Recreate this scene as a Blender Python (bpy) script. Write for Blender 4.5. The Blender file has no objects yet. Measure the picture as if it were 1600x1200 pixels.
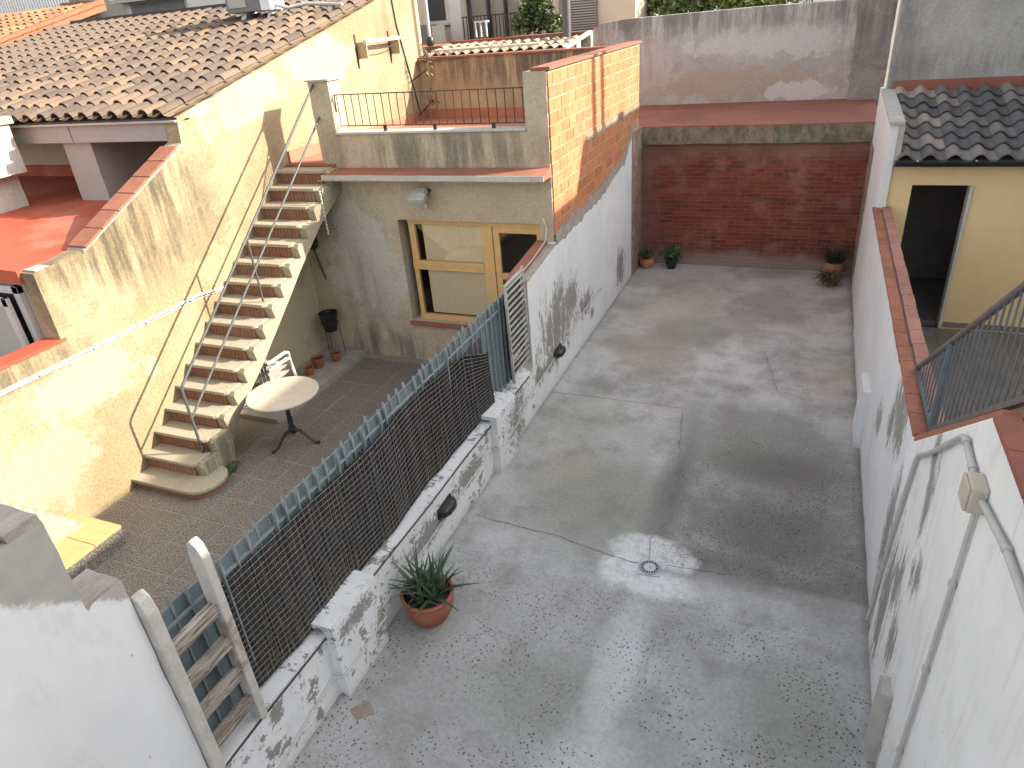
import bpy, bmesh, math, random
from mathutils import Vector, Matrix, noise as mnoise
random.seed(7)
scene = bpy.context.scene
col = scene.collection

# ------------------------------------------------------------------ camera, sky, sun, exposure
cam_d = bpy.data.cameras.new('camera'); cam = bpy.data.objects.new('camera', cam_d); col.objects.link(cam)
yaw, pitch, roll = math.radians(24.4756), math.radians(28.1232), math.radians(-5.0555)
_f = Vector((-math.sin(yaw)*math.cos(pitch), math.cos(yaw)*math.cos(pitch), -math.sin(pitch)))
_r0 = Vector((math.cos(yaw), math.sin(yaw), 0)); _u0 = _r0.cross(_f)
_r = math.cos(roll)*_r0 + math.sin(roll)*_u0; _u = -math.sin(roll)*_r0 + math.cos(roll)*_u0
cam.matrix_world = Matrix(((_r.x, _u.x, -_f.x, 0), (_r.y, _u.y, -_f.y, 0), (_r.z, _u.z, -_f.z, 4.6), (0, 0, 0, 1)))
cam_d.sensor_fit = 'HORIZONTAL'; cam_d.sensor_width = 36; cam_d.lens = 24.196; cam_d.clip_end = 2000; cam_d.clip_start = 0.05
scene.camera = cam

SUN_D = Vector((-0.83, -0.29, -0.48)).normalized()      # direction the light travels
world = bpy.data.worlds.new('World'); scene.world = world; world.use_nodes = True
wn = world.node_tree; bg = wn.nodes['Background']
sky = wn.nodes.new('ShaderNodeTexSky'); sky.sky_type = 'NISHITA'; sky.sun_disc = False
sky.sun_elevation = math.asin(-SUN_D.z); sky.sun_rotation = math.atan2(-SUN_D.x, -SUN_D.y)
sky.air_density = 1.0; sky.dust_density = 2.0; sky.ozone_density = 1.0
hsv = wn.nodes.new('ShaderNodeHueSaturation'); hsv.inputs['Saturation'].default_value = 0.22   # camera white balance
wn.links.new(sky.outputs[0], hsv.inputs['Color']); wn.links.new(hsv.outputs[0], bg.inputs[0])
bg.inputs[1].default_value = 0.15
sun_d = bpy.data.lights.new('sun', 'SUN'); sun_d.energy = 3.6; sun_d.angle = math.radians(0.53); sun_d.color = (1.0, 0.91, 0.76)
sun = bpy.data.objects.new('sun', sun_d); col.objects.link(sun); sun.location = (20, 10, 20)
sun.rotation_euler = SUN_D.to_track_quat('-Z', 'Y').to_euler()
vs = scene.view_settings; vs.view_transform = 'Standard'; vs.look = 'None'; vs.gamma = 1.0; vs.use_curve_mapping = False
vs.exposure = 1.55
cy = scene.cycles; cy.max_bounces = 5; cy.diffuse_bounces = 3; cy.glossy_bounces = 2; cy.transmission_bounces = 2; cy.transparent_max_bounces = 6; cy.caustics_reflective = False; cy.caustics_refractive = False

# ------------------------------------------------------------------ material helpers
class NT:
    def __init__(s, name):
        s.m = bpy.data.materials.new(name); s.m.use_nodes = True
        s.t = s.m.node_tree; s.b = s.t.nodes['Principled BSDF']
        s.pos = s.t.nodes.new('ShaderNodeNewGeometry').outputs['Position']
    def n(s, ty): return s.t.nodes.new(ty)
    def lk(s, a, b):
        if hasattr(a, 'is_output'): s.t.links.new(a, b)
        else: b.default_value = a
    def math(s, op, a, b=0.0, clamp=False):
        n = s.n('ShaderNodeMath'); n.operation = op; n.use_clamp = clamp; s.lk(a, n.inputs[0]); s.lk(b, n.inputs[1]); return n.outputs[0]
    def sv(s, v, k):
        n = s.n('ShaderNodeVectorMath'); n.operation = 'MULTIPLY'; s.lk(v, n.inputs[0]); n.inputs[1].default_value = k; return n.outputs[0]
    def noise(s, sc, det=5, ro=.6, k=None, dist=0.0, vec=None):
        n = s.n('ShaderNodeTexNoise'); v = vec or s.pos
        if k: v = s.sv(v, k)
        s.lk(v, n.inputs['Vector']); n.inputs['Scale'].default_value = sc; n.inputs['Detail'].default_value = det
        n.inputs['Roughness'].default_value = ro; n.inputs['Distortion'].default_value = dist; return n.outputs['Fac']
    def vor(s, sc, k=None, feat='F1', rnd=1.0):
        n = s.n('ShaderNodeTexVoronoi'); n.feature = feat; v = s.sv(s.pos, k) if k else s.pos
        s.lk(v, n.inputs['Vector']); n.inputs['Scale'].default_value = sc; n.inputs['Randomness'].default_value = rnd; return n.outputs['Distance']
    def ramp(s, f, a, b, lo=0.0, hi=1.0):
        n = s.n('ShaderNodeMapRange'); n.interpolation_type = 'SMOOTHSTEP'; n.clamp = True
        s.lk(f, n.inputs['Value']); n.inputs['From Min'].default_value = a; n.inputs['From Max'].default_value = b
        n.inputs['To Min'].default_value = lo; n.inputs['To Max'].default_value = hi; return n.outputs[0]
    def mix(s, f, a, b, mode='MIX'):
        n = s.n('ShaderNodeMix'); n.data_type = 'RGBA'; n.blend_type = mode
        c = lambda x: x if hasattr(x, 'is_output') else (x[0], x[1], x[2], 1.0)
        s.lk(f, n.inputs[0]); s.lk(c(a), n.inputs[6]); s.lk(c(b), n.inputs[7]); return n.outputs[2]
    def xyz(s):
        n = s.n('ShaderNodeSeparateXYZ'); s.lk(s.pos, n.inputs[0]); return n.outputs
    def blob(s, c, r, wob=0.0, nz=None, soft=.25):
        """1 inside an ellipsoid at c with radii r, edge broken up by noise nz"""
        a = s.n('ShaderNodeVectorMath'); a.operation = 'SUBTRACT'; s.lk(s.pos, a.inputs[0]); a.inputs[1].default_value = c
        b = s.sv(a.outputs[0], (1/r[0], 1/r[1], 1/r[2]))
        l = s.n('ShaderNodeVectorMath'); l.operation = 'LENGTH'; s.lk(b, l.inputs[0]); d = l.outputs['Value']
        if nz is not None: d = s.math('ADD', d, s.math('MULTIPLY', s.math('SUBTRACT', nz, .5), wob))
        return s.ramp(d, 1.0-soft, 1.0+soft, 1.0, 0.0)
    def mx(s, *a):
        r = a[0]
        for x in a[1:]: r = s.math('MAXIMUM', r, x)
        return r
    def rnd(s):
        return s.n('ShaderNodeObjectInfo').outputs['Random']
    def done(s, color, rough=.85, h=None, bs=.3, bd=.02, metal=0.0, spec=None):
        s.lk(color if hasattr(color, 'is_output') else (*color, 1.0), s.b.inputs['Base Color']); s.lk(rough, s.b.inputs['Roughness'])
        s.b.inputs['Metallic'].default_value = metal
        if spec is not None: s.b.inputs['Specular IOR Level'].default_value = spec
        if h is not None:
            n = s.n('ShaderNodeBump'); n.inputs['Strength'].default_value = bs; n.inputs['Distance'].default_value = bd
            s.lk(h, n.inputs['Height']); s.t.links.new(n.outputs[0], s.b.inputs['Normal'])
        return s.m

def plain(name, c, rough=.7, var=.25, sc=8, metal=0.0, bs=.15, c2=None, spec=None, rnd=0.0):
    t = NT(name); n1 = t.noise(sc, 4, .65); n2 = t.noise(sc*9, 2)
    f = t.math('ADD', t.math('MULTIPLY', n1, .7), t.math('MULTIPLY', n2, .3))
    d = tuple(x*(1-var) for x in c); l = tuple(min(1, x*(1+var)) for x in c)
    k = t.mix(t.ramp(f, .3, .7), d, l)
    if c2: k = t.mix(t.ramp(t.noise(sc*.4, 5, .7), .52, .68), k, c2)
    if rnd:
        k = t.mix(t.rnd(), k, t.mix(1.0, k, (1-rnd, 1-rnd, 1-rnd), 'MULTIPLY'))
    return t.done(k, rough, f, bs, .01, metal, spec)

def m_concrete():
    t = NT('concrete_floor'); x, y, z = t.xyz()
    big = t.noise(.75, 6, .62); mid = t.noise(2.4, 6, .68); fine = t.noise(26, 4, .7); grit = t.noise(140, 2, .6)
    k = t.mix(t.ramp(big, .38, .62), (.29, .286, .268), (.50, .497, .485))
    lm = t.math('MULTIPLY', t.ramp(x, -1.0, -1.15), t.math('MULTIPLY', t.ramp(y, 4.9, 5.0), t.ramp(y, 8.0, 7.6)))
    k = t.mix(t.math('MULTIPLY', lm, .55), k, (.41, .41, .375))
    nb = t.ramp(y, 4.95, 4.6)
    k = t.mix(t.math('MULTIPLY', nb, .45), k, (.41, .42, .435))
    nl = t.math('MULTIPLY', t.ramp(t.math('ADD', t.math('ADD', x, t.math('MULTIPLY', y, -.03)), t.math('MULTIPLY', mid, .12)), -1.03, -1.08), t.ramp(y, 4.55, 4.35))
    k = t.mix(t.math('MULTIPLY', nl, .5), k, (.31, .306, .292))
    k = t.mix(t.math('MULTIPLY', t.ramp(mid, .42, .72), .7), k, (.24, .233, .215))
    # slab right of the long joint is greyer-brown, near slab bluish and pale
    right = t.math('MULTIPLY', t.ramp(t.math('ADD', x, t.math('MULTIPLY', mid, .25)), -.92, -.80), t.math('MULTIPLY', t.ramp(y, 4.86, 4.95), t.ramp(t.math('ADD', y, t.math('MULTIPLY', mid, 2.5)), 9.4, 7.6)))
    k = t.mix(t.math('MULTIPLY', right, t.ramp(t.noise(1.2, 6, .7), .34, .62, .3, .85)), k, (.20, .188, .172))
    far = t.ramp(y, 8.0, 12.0)
    k = t.mix(t.math('MULTIPLY', far, t.ramp(t.noise(.9, 5), .42, .62, 0.1, .55)), k, (.46, .41, .36))
    # damp grey-green stain left of the drain and other patches
    gr = t.mx(t.blob((-1.65, 5.5, 0), (.75, .75, 1), 1.0, mid, .5), t.blob((-.35, 6.9, 0), (.5, .5, 1), 1.2, mid, .6), t.blob((-1.55, 10.2, 0), (.5, .5, 1), 1.2, mid, .6), t.blob((-1.3, 3.2, 0), (.6, .35, 1), 1.3, mid, .6), t.blob((.35, 3.6, 0), (.35, .45, 1), 1.3, mid, .6))
    k = t.mix(t.math('MULTIPLY', gr, .6), k, (.215, .225, .19))
    dk = t.mx(t.blob((-.25, 4.98, 0), (.62, .20, 1), .9, mid, .6), t.blob((.05, 5.6, 0), (.45, .5, 1), 1.3, mid, .7), t.blob((.0, 6.7, 0), (.55, .3, 1), 1.3, mid, .7), t.blob((-1.0, 5.9, 0), (.14, 1.6, 1), 1.0, mid, .8))
    k = t.mix(t.math('MULTIPLY', dk, .65), k, (.125, .118, .108))
    rust = t.mx(t.blob((-2.2, 6.1, 0), (.25, .3, 1), 1.2, mid, .7), t.blob((-2.0, 9.3, 0), (.5, .6, 1), 1.4, mid, .8), t.blob((-1.9, 11, 0), (.6, .9, 1), 1.2, mid, .9), t.blob((.55, 9.0, 0), (.3, .5, 1), 1.3, mid, .8))
    k = t.mix(t.math('MULTIPLY', rust, .35), k, (.42, .33, .255))
    # white lime bloom round the drain and along the near screed edge
    n3 = t.noise(7, 6, .7)
    wh = t.mx(t.blob((-1.02, 5.02, 0), (.34, .22, 1), 1.1, n3, .3), t.blob((-1.2, 4.72, 0), (.2, .2, 1), 1.0, n3, .35), t.blob((-.88, 4.62, 0), (.34, .16, 1), 1.2, n3, .4), t.blob((-.70, 4.95, 0), (.16, .12, 1), 1.0, n3, .4))
    k = t.mix(t.math('MULTIPLY', wh, t.ramp(t.noise(11, 5, .7), .3, .6, .45, .85)), k, (.70, .705, .71))
    st = t.mx(t.blob((-.98, 3.6, 0), (.16, .95, 1), 1.2, n3, .5), t.blob((-.95, 2.6, 0), (.3, .6, 1), 1.2, n3, .6))
    k = t.mix(t.math('MULTIPLY', st, .5), k, (.64, .645, .65))
    # exposed dark aggregate, in patches
    zone = t.mx(t.math('MULTIPLY', t.ramp(y, 5.0, 3.9), t.ramp(t.noise(1.5, 4), .42, .54)), t.math('MULTIPLY', right, t.ramp(t.noise(1.3, 4), .44, .56)))
    dv = t.n('ShaderNodeVectorMath'); dv.operation = 'ADD'; wv_ = t.n('ShaderNodeTexNoise'); t.lk(t.pos, wv_.inputs['Vector']); wv_.inputs['Scale'].default_value = 40; wv_.inputs['Detail'].default_value = 1
    t.lk(t.pos, dv.inputs[0]); t.lk(t.sv(wv_.outputs['Color'], (.022, .022, .022)), dv.inputs[1]); vv = t.n('ShaderNodeTexVoronoi'); t.lk(dv.outputs[0], vv.inputs['Vector']); vv.inputs['Scale'].default_value = 30
    sp = t.math('MULTIPLY', t.ramp(t.math('ADD', vv.outputs['Distance'], t.math('MULTIPLY', t.noise(17, 2), .25)), .40, .33), zone)
    pit = t.math('MULTIPLY', t.ramp(t.noise(62, 3, .6), .54, .62), t.mx(t.math('MULTIPLY', right, .9), t.ramp(t.noise(1.6, 4), .54, .66, 0, .6)))
    sp2 = t.math('MULTIPLY', t.ramp(t.vor(55), .30, .16), t.ramp(t.noise(1.1, 5), .50, .64))
    k = t.mix(t.math('MULTIPLY', sp, .85), k, (.055, .05, .048))
    k = t.mix(t.math('MULTIPLY', sp2, .5), k, (.12, .115, .11))
    k = t.mix(t.math('MULTIPLY', pit, .7), k, (.085, .08, .076))
    k = t.mix(t.ramp(fine, .35, .7, 0, .45), k, (.42, .42, .42), 'MULTIPLY') if False else t.mix(.35, k, t.mix(t.ramp(fine, .3, .7), (.36, .36, .36), (.66, .66, .66)), 'OVERLAY')
    k = t.mix(.18, k, t.mix(t.ramp(grit, .3, .7), (.3, .3, .3), (.7, .7, .7)), 'OVERLAY')
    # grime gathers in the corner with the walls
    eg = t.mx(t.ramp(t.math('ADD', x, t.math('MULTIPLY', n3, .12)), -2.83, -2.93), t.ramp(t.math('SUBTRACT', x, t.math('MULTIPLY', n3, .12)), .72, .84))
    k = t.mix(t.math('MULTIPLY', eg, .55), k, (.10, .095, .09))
    h = t.math('ADD', t.math('MULTIPLY', fine, .5), t.math('ADD', t.math('MULTIPLY', grit, .25), t.math('MULTIPLY', sp, -.5)))
    return t.done(k, t.ramp(mid, .3, .7, .72, .92), h, .35, .012)

def m_flaked(name, blobs, cover=.62, streak=(1, 2.2, .8), base=(.76, .77, .78), under=(.31, .295, .272), dirt=.5, extra=None):
    """white limewash peeling off grey render; blobs are the big bare patches"""
    t = NT(name); x, y, z = t.xyz()
    n1 = t.noise(3.2, 6, .75, streak); n2 = t.noise(15, 5, .75, streak); n3 = t.noise(1.1, 4)
    m = t.ramp(t.math('ADD', t.math('MULTIPLY', n1, .75), t.math('MULTIPLY', n2, .25)), cover, cover+.015)
    for c, r in blobs:
        b = t.blob(c, r, 9.0, t.math('ADD', t.math('MULTIPLY', n1, .5), t.math('MULTIPLY', n2, .5)), .08)
        m = t.math('MAXIMUM', m, b)
    w = t.mix(t.ramp(n3, .35, .7), base, tuple(v*.90 for v in base))
    w = t.mix(t.math('MULTIPLY', t.ramp(t.noise(5, 6, .7, (1, 1, .4)), .5, .75), .35), w, (.44, .43, .40))
    g = t.math('MULTIPLY', t.ramp(t.math('ADD', z, t.math('MULTIPLY', n2, .25)), .26, .05), dirt)
    w = t.mix(g, w, (.36, .35, .33))
    sp = t.math('MULTIPLY', t.ramp(t.math('ADD', t.vor(9, (1, 1, .6)), t.math('MULTIPLY', n2, .12)), .13, .10), t.ramp(t.noise(1.7, 3), .5, .62))
    w = t.mix(t.math('MULTIPLY', sp, .7), w, (.30, .29, .28))
    if extra: w = extra(t, w, n1, n2)
    u = t.mix(t.ramp(n2, .35, .65), under, tuple(v*.8 for v in under))
    k = t.mix(m, w, u)
    h = t.math('ADD', t.math('MULTIPLY', m, -.6), t.math('ADD', t.math('MULTIPLY', n2, .35), t.math('MULTIPLY', t.noise(60, 3), .15)))
    return t.done(k, .88, h, .45, .012)

def m_render(name, a, b, stains=(), streak_c=(.12, .11, .085), patch=(.58, .52, .42), soft=.6, streaks=None, rough=.92, bs=.35, patches=(), fo=.35):
    """old lime render: two tones, repaired patches, dark run-off stains"""
    t = NT(name); x, y, z = t.xyz()
    big = t.noise(.8, 5, .6); mid = t.noise(3, 6, .68); fine = t.noise(30, 5, .7)
    k = t.mix(t.ramp(big, .36, .64), a, b)
    k = t.mix(t.math('MULTIPLY', t.ramp(mid, .55, .72), .5), k, patch)
    k = t.mix(t.math('MULTIPLY', t.ramp(t.noise(1.7, 6, .7), .56, .66), .35), k, tuple(v*.62 for v in a))
    for c, r, cc in patches:
        k = t.mix(t.math('MULTIPLY', t.blob(c, r, 3.2, mid, .18), .8), k, cc)
    st = t.noise(5.5, 6, .7, (1, 1, .12) if streaks is None else streaks)
    for c, r, amt in stains:
        bl = t.blob(c, r, 1.0, mid, soft)
        k = t.mix(t.math('MULTIPLY', t.math('MULTIPLY', bl, t.ramp(st, .36, .62)), amt), k, streak_c)
    k = t.mix(fo, k, t.mix(t.ramp(fine, .3, .7), (.34, .34, .34), (.68, .68, .68)), 'OVERLAY')
    pit = t.ramp(t.vor(22), .12, .05)
    k = t.mix(t.math('MULTIPLY', pit, t.ramp(big, .45, .6, 0, .5)), k, tuple(v*.45 for v in a))
    h = t.math('ADD', t.math('MULTIPLY', mid, .6), t.math('ADD', t.math('MULTIPLY', fine, .4), t.math('MULTIPLY', pit, -.4)))
    return t.done(k, rough, h, bs, .02)

def m_brick(name, cols, dust=(.45, .38, .33), damt=.3, bs=.5, lichen=None):
    t = NT(name); r = t.rnd(); n1 = t.noise(16, 5, .7); n2 = t.noise(2.5, 5, .6)
    k = t.mix(r, cols[0], cols[1])
    k = t.mix(t.ramp(n1, .45, .75, 0, .6), k, cols[2])
    k = t.mix(t.math('MULTIPLY', t.ramp(n2, .5, .72), damt), k, dust)
    if lichen: k = lichen(t, k, n1, n2)
    return t.done(k, .9, t.math('ADD', n1, t.math('MULTIPLY', t.noise(70, 3), .5)), bs, .008)

def m_tile(name, cols, lich=(.50, .42, .27), lamt=.6, rough=.85):
    t = NT(name); r = t.rnd(); n1 = t.noise(9, 6, .7); n2 = t.noise(40, 4, .7)
    f = t.math('FRACT', t.math('MULTIPLY', r, 7.31))
    k = t.mix(t.ramp(r, .15, .85), cols[0], cols[1]); k = t.mix(t.ramp(f, .72, .82), k, cols[2])
    k = t.mix(t.ramp(n1, .46, .72, 0, lamt), k, lich)
    k = t.mix(t.ramp(n2, .5, .8, 0, .5), k, tuple(v*.45 for v in cols[0]))
    return t.done(k, rough, t.math('ADD', n1, t.math('MULTIPLY', n2, .5)), .3, .008)

def m_wood(name, a, b, k3):
    t = NT(name); g = t.noise(9, 6, .75, k3, .6); w = t.noise(3, 5)
    k = t.mix(t.ramp(g, .40, .58), a, b); k = t.mix(t.ramp(w, .55, .75, 0, .4), k, tuple(v*.7 for v in b))
    return t.done(k, .85, g, .6, .006)

def m_glass(name, tint=(.95, .94, .91), ior=1.5):
    m = bpy.data.materials.new(name); m.use_nodes = True; t = m.node_tree; t.nodes.clear()
    o = t.nodes.new('ShaderNodeOutputMaterial'); mx = t.nodes.new('ShaderNodeMixShader'); lw_ = t.nodes.new('ShaderNodeLayerWeight'); lw_.inputs[0].default_value = .5; fr = t.nodes.new('ShaderNodeMapRange'); fr.inputs['From Min'].default_value = .35; fr.inputs['To Min'].default_value = .04; fr.inputs['To Max'].default_value = .85; t.links.new(lw_.outputs['Facing'], fr.inputs['Value'])
    tr = t.nodes.new('ShaderNodeBsdfTransparent'); tr.inputs[0].default_value = (*tint, 1); gl = t.nodes.new('ShaderNodeBsdfGlossy'); gl.inputs['Roughness'].default_value = .02
    t.links.new(fr.outputs[0], mx.inputs[0]); t.links.new(tr.outputs[0], mx.inputs[1]); t.links.new(gl.outputs[0], mx.inputs[2]); t.links.new(mx.outputs[0], o.inputs[0])
    return m

def m_leaf(name, a, b, tr=.25):
    t = NT(name); n = t.noise(6, 3); k = t.mix(t.ramp(n, .35, .65), a, b)
    m = t.done(k, .5); t.b.inputs['Transmission Weight'].default_value = 0
    return m

# ------------------------------------------------------------------ mesh helpers
ORI = {}
class MB:
    def __init__(s): s.v = []; s.f = []
    def quad(s, *p):
        i = len(s.v); s.v += [tuple(q) for q in p]; s.f.append(tuple(range(i, i+len(p)))); return s
    def box(s, x0, x1, y0, y1, z0, z1):
        i = len(s.v); s.v += [(x, y, z) for z in (z0, z1) for y in (y0, y1) for x in (x0, x1)]
        s.f += [tuple(i+k for k in q) for q in ((0, 2, 3, 1), (4, 5, 7, 6), (0, 1, 5, 4), (2, 6, 7, 3), (0, 4, 6, 2), (1, 3, 7, 5))]; return s
    def obox(s, c, ax, ay, az, hx, hy, hz):
        """box with own axes"""
        c = Vector(c); i = len(s.v)
        s.v += [tuple(c + ax*(hx*a) + ay*(hy*b) + az*(hz*d)) for d in (-1, 1) for b in (-1, 1) for a in (-1, 1)]
        s.f += [tuple(i+k for k in q) for q in ((0, 2, 3, 1), (4, 5, 7, 6), (0, 1, 5, 4), (2, 6, 7, 3), (0, 4, 6, 2), (1, 3, 7, 5))]; return s
    def bar(s, a, b, w, h, up=Vector((0, 0, 1))):
        a = Vector(a); b = Vector(b); d = (b-a); L = d.length; d = d/L
        sd = d.cross(up)
        if sd.length < 1e-4: sd = d.cross(Vector((1, 0, 0)))
        sd.normalize(); u = sd.cross(d); return s.obox((a+b)/2, d, sd, u, L/2, w/2, h/2)
    def prism(s, poly, axis, a, b):
        """poly in the plane across axis, extruded from a to b"""
        def P(p, t): return (t, p[0], p[1]) if axis == 'x' else ((p[0], t, p[1]) if axis == 'y' else (p[0], p[1], t))
        n = len(poly); i = len(s.v); s.v += [P(p, a) for p in poly] + [P(p, b) for p in poly]
        s.f.append(tuple(i+k for k in range(n))); s.f.append(tuple(i+n+k for k in range(n))[::-1])
        for k in range(n):
            j = (k+1) % n; s.f.append((i+k, i+n+k, i+n+j, i+j))
        return s
    def tube(s, pts, r, n=8, caps=True):
        pts = [Vector(p) for p in pts]; i0 = len(s.v); m = len(pts); prev = None
        for j, p in enumerate(pts):
            d = (pts[min(j+1, m-1)] - pts[max(j-1, 0)]).normalized()
            if prev is None:
                prev = d.cross(Vector((0, 0, 1)))
                if prev.length < 1e-3: prev = d.cross(Vector((1, 0, 0)))
            u = (prev - d*prev.dot(d)).normalized(); prev = u; w = d.cross(u); rr = r[j] if isinstance(r, (list, tuple)) else r
            s.v += [tuple(p + (u*math.cos(2*math.pi*k/n) + w*math.sin(2*math.pi*k/n))*rr) for k in range(n)]
        for j in range(m-1):
            for k in range(n):
                a = i0+j*n+k; b = i0+j*n+(k+1) % n; s.f.append((a, b, b+n, a+n))
        if caps: s.f.append(tuple(i0+k for k in range(n))[::-1]); s.f.append(tuple(i0+(m-1)*n+k for k in range(n)))
        return s
    def lathe(s, prof, c, n=24, cap=(True, True)):
        i0 = len(s.v); m = len(prof)
        for r, z in prof: s.v += [(c[0]+r*math.cos(2*math.pi*k/n), c[1]+r*math.sin(2*math.pi*k/n), c[2]+z) for k in range(n)]
        for j in range(m-1):
            for k in range(n):
                a = i0+j*n+k; b = i0+j*n+(k+1) % n; s.f.append((a, b, b+n, a+n))
        if cap[0]: s.f.append(tuple(i0+k for k in range(n))[::-1])
        if cap[1]: s.f.append(tuple(i0+(m-1)*n+k for k in range(n)))
        return s
    def gbox(s, x0, x1, y0, y1, z0, z1, step=.12, amp=.006, sc=3.0):
        """box of small faces, every vertex pushed about by noise: a hand-plastered block"""
        nx, ny, nz = (max(1, int(round((b-a)/step))) for a, b in ((x0, x1), (y0, y1), (z0, z1)))
        idx = {}
        def V(i, j, k):
            if (i, j, k) not in idx:
                p = Vector((x0+(x1-x0)*i/nx, y0+(y1-y0)*j/ny, z0+(z1-z0)*k/nz)); q = mnoise.noise_vector(p*sc) + mnoise.noise_vector(p*sc*4)*.5
                idx[(i, j, k)] = len(s.v); s.v.append(tuple(p+q*amp))
            return idx[(i, j, k)]
        for i in range(nx):
            for j in range(ny):
                s.f.append((V(i, j, 0), V(i, j+1, 0), V(i+1, j+1, 0), V(i+1, j, 0))); s.f.append((V(i, j, nz), V(i+1, j, nz), V(i+1, j+1, nz), V(i, j+1, nz)))
        for i in range(nx):
            for k in range(nz):
                s.f.append((V(i, 0, k), V(i+1, 0, k), V(i+1, 0, k+1), V(i, 0, k+1))); s.f.append((V(i, ny, k), V(i, ny, k+1), V(i+1, ny, k+1), V(i+1, ny, k)))
        for j in range(ny):
            for k in range(nz):
                s.f.append((V(0, j, k), V(0, j, k+1), V(0, j+1, k+1), V(0, j+1, k))); s.f.append((V(nx, j, k), V(nx, j+1, k), V(nx, j+1, k+1), V(nx, j, k+1)))
        return s
    def mesh(s, name, mat, o=(0, 0, 0), bev=0.0, smooth=False, seg=2):
        me = bpy.data.meshes.new(name); me.from_pydata([(v[0]-o[0], v[1]-o[1], v[2]-o[2]) for v in s.v], [], s.f)
        bm = bmesh.new(); bm.from_mesh(me); bmesh.ops.recalc_face_normals(bm, faces=bm.faces)
        if bev:
            ed = [e for e in bm.edges if len(e.link_faces) == 2 and e.calc_face_angle(0) > .5]
            bmesh.ops.bevel(bm, geom=ed, offset=bev, segments=seg, profile=.6, affect='EDGES', clamp_overlap=True)
        bm.to_mesh(me); bm.free(); me.materials.append(mat)
        if smooth:
            for p in me.polygons: p.use_smooth = True
            try: me.set_sharp_from_angle(angle=.7)
            except Exception: pass
        return me

def link(o, parent=None):
    col.objects.link(o)
    if parent is not None: o.parent = parent
    return o
def tag(o, label=None, cat=None, group=None, kind=None):
    if label: o['label'] = label
    if cat: o['category'] = cat
    if group: o['group'] = group
    if kind: o['kind'] = kind
    return o
def thing(name, label, cat, loc, group=None):
    o = bpy.data.objects.new(name, None); o.empty_display_size = .1; o.location = loc; link(o); ORI[o.name] = Vector(loc); return tag(o, label, cat, group)
def part(name, mb, mat, parent, label=None, kind=None, bev=0.0, smooth=False, seg=2):
    o0 = ORI[parent.name]; o = bpy.data.objects.new(name, mb.mesh(name, mat, o0, bev, smooth, seg)); link(o, parent); ORI[o.name] = o0
    return tag(o, label, None, None, kind)
def single(name, mb, mat, label, cat, loc, group=None, bev=0.0, smooth=False, kind=None):
    o = bpy.data.objects.new(name, mb.mesh(name, mat, loc, bev, smooth)); o.location = loc; link(o); ORI[o.name] = Vector(loc); return tag(o, label, cat, group, kind)
def struct(name, mb, mat, loc=(0, 0, 0), **k):
    o = bpy.data.objects.new(name, mb.mesh(name, mat, loc, **k)); o.location = loc; link(o); ORI[o.name] = Vector(loc); return tag(o, kind='structure')
def piece(name, me, parent, loc, rot=None, scale=None):
    """a repeat of one part: shares mesh data"""
    o = bpy.data.objects.new(name, me); o.location = Vector(loc) - ORI[parent.name]
    if rot is not None: o.rotation_euler = rot
    if scale is not None: o.scale = scale
    return link(o, parent)
def copy_tree(src, loc, rz=None, label=None):
    r = src.copy(); col.objects.link(r); r.location = loc; ORI[r.name] = Vector(loc)
    if rz is not None: r.rotation_euler.z = rz
    if label: r['label'] = label
    for ch in list(src.children):
        c = ch.copy(); col.objects.link(c); c.parent = r
        for g in list(ch.children):
            d = g.copy(); col.objects.link(d); d.parent = c
    return r
R = random.uniform
V3 = Vector
# ------------------------------------------------------------------ materials
M = {}
M['concrete'] = m_concrete()
M['ground'] = plain('ground', (.16, .14, .12), .95, .3, 2)
M['white_low'] = m_flaked('flaking_limewash_low', [((-2.95, 6.42, .42), (.3, .30, .22)), ((-2.95, 6.5, .12), (.3, .18, .12)), ((-2.95, 5.2, .40), (.3, .32, .10)), ((-2.95, 4.3, .34), (.3, .35, .10)), ((-2.95, 3.0, .60), (.3, .22, .07)), ((-2.95, 2.13, .53), (.3, .06, .07)), ((-2.95, 3.3, .28), (.3, .1, .1))], .555, (1, 1.8, 1.8))
M['white_party'] = m_flaked('flaking_limewash_party', [((-2.95, 8.15, .85), (.3, .55, .42)), ((-2.95, 8.75, .95), (.3, .30, .30)), ((-2.95, 7.5, .44), (.3, .55, .12)), ((-2.95, 9.4, .62), (.3, .42, .16)), ((-2.95, 9.8, .34), (.3, .1, .1)), ((-2.95, 11.6, .45), (.3, .25, .3))], .70, (1, 2.6, .7))
def _near(t, w, n1, n2):
    w = t.mix(t.math('MULTIPLY', t.ramp(t.noise(2.6, 6, .7, (1, 5, .3)), .52, .72), .45), w, (.50, .475, .43))
    return t.mix(t.math('MULTIPLY', t.ramp(t.noise(1.4, 5), .5, .7), .3), w, (.70, .67, .60))
M['white_right'] = m_flaked('flaking_limewash_right', [((.87, 5.35, 1.6), (.3, .32, .26)), ((.87, 5.7, 1.3), (.3, .12, .18)), ((.87, 6.4, .95), (.3, .14, .16)), ((.87, 4.85, .9), (.3, .14, .45)), ((.87, 4.75, .45), (.3, .12, .4))], .645, (1, 4.0, .7))
M['white_right_near'] = m_flaked('flaking_limewash_right_near', [((.85, 3.9, 2.2), (.3, .08, .14)), ((.85, 3.82, 1.98), (.3, .07, .26)), ((.85, 4.05, 1.05), (.3, .13, .22)), ((.85, 3.62, 1.52), (.3, .07, .14)), ((.85, 3.75, 1.42), (.3, .05, .1)), ((.85, 3.82, .72), (.3, .12, .18)), ((.85, 3.5, .30), (.3, .09, .3)), ((.85, 4.3, .6), (.3, .12, .5))], .70, (1, 5.5, .6), base=(.77, .77, .755), extra=_near)
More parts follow.
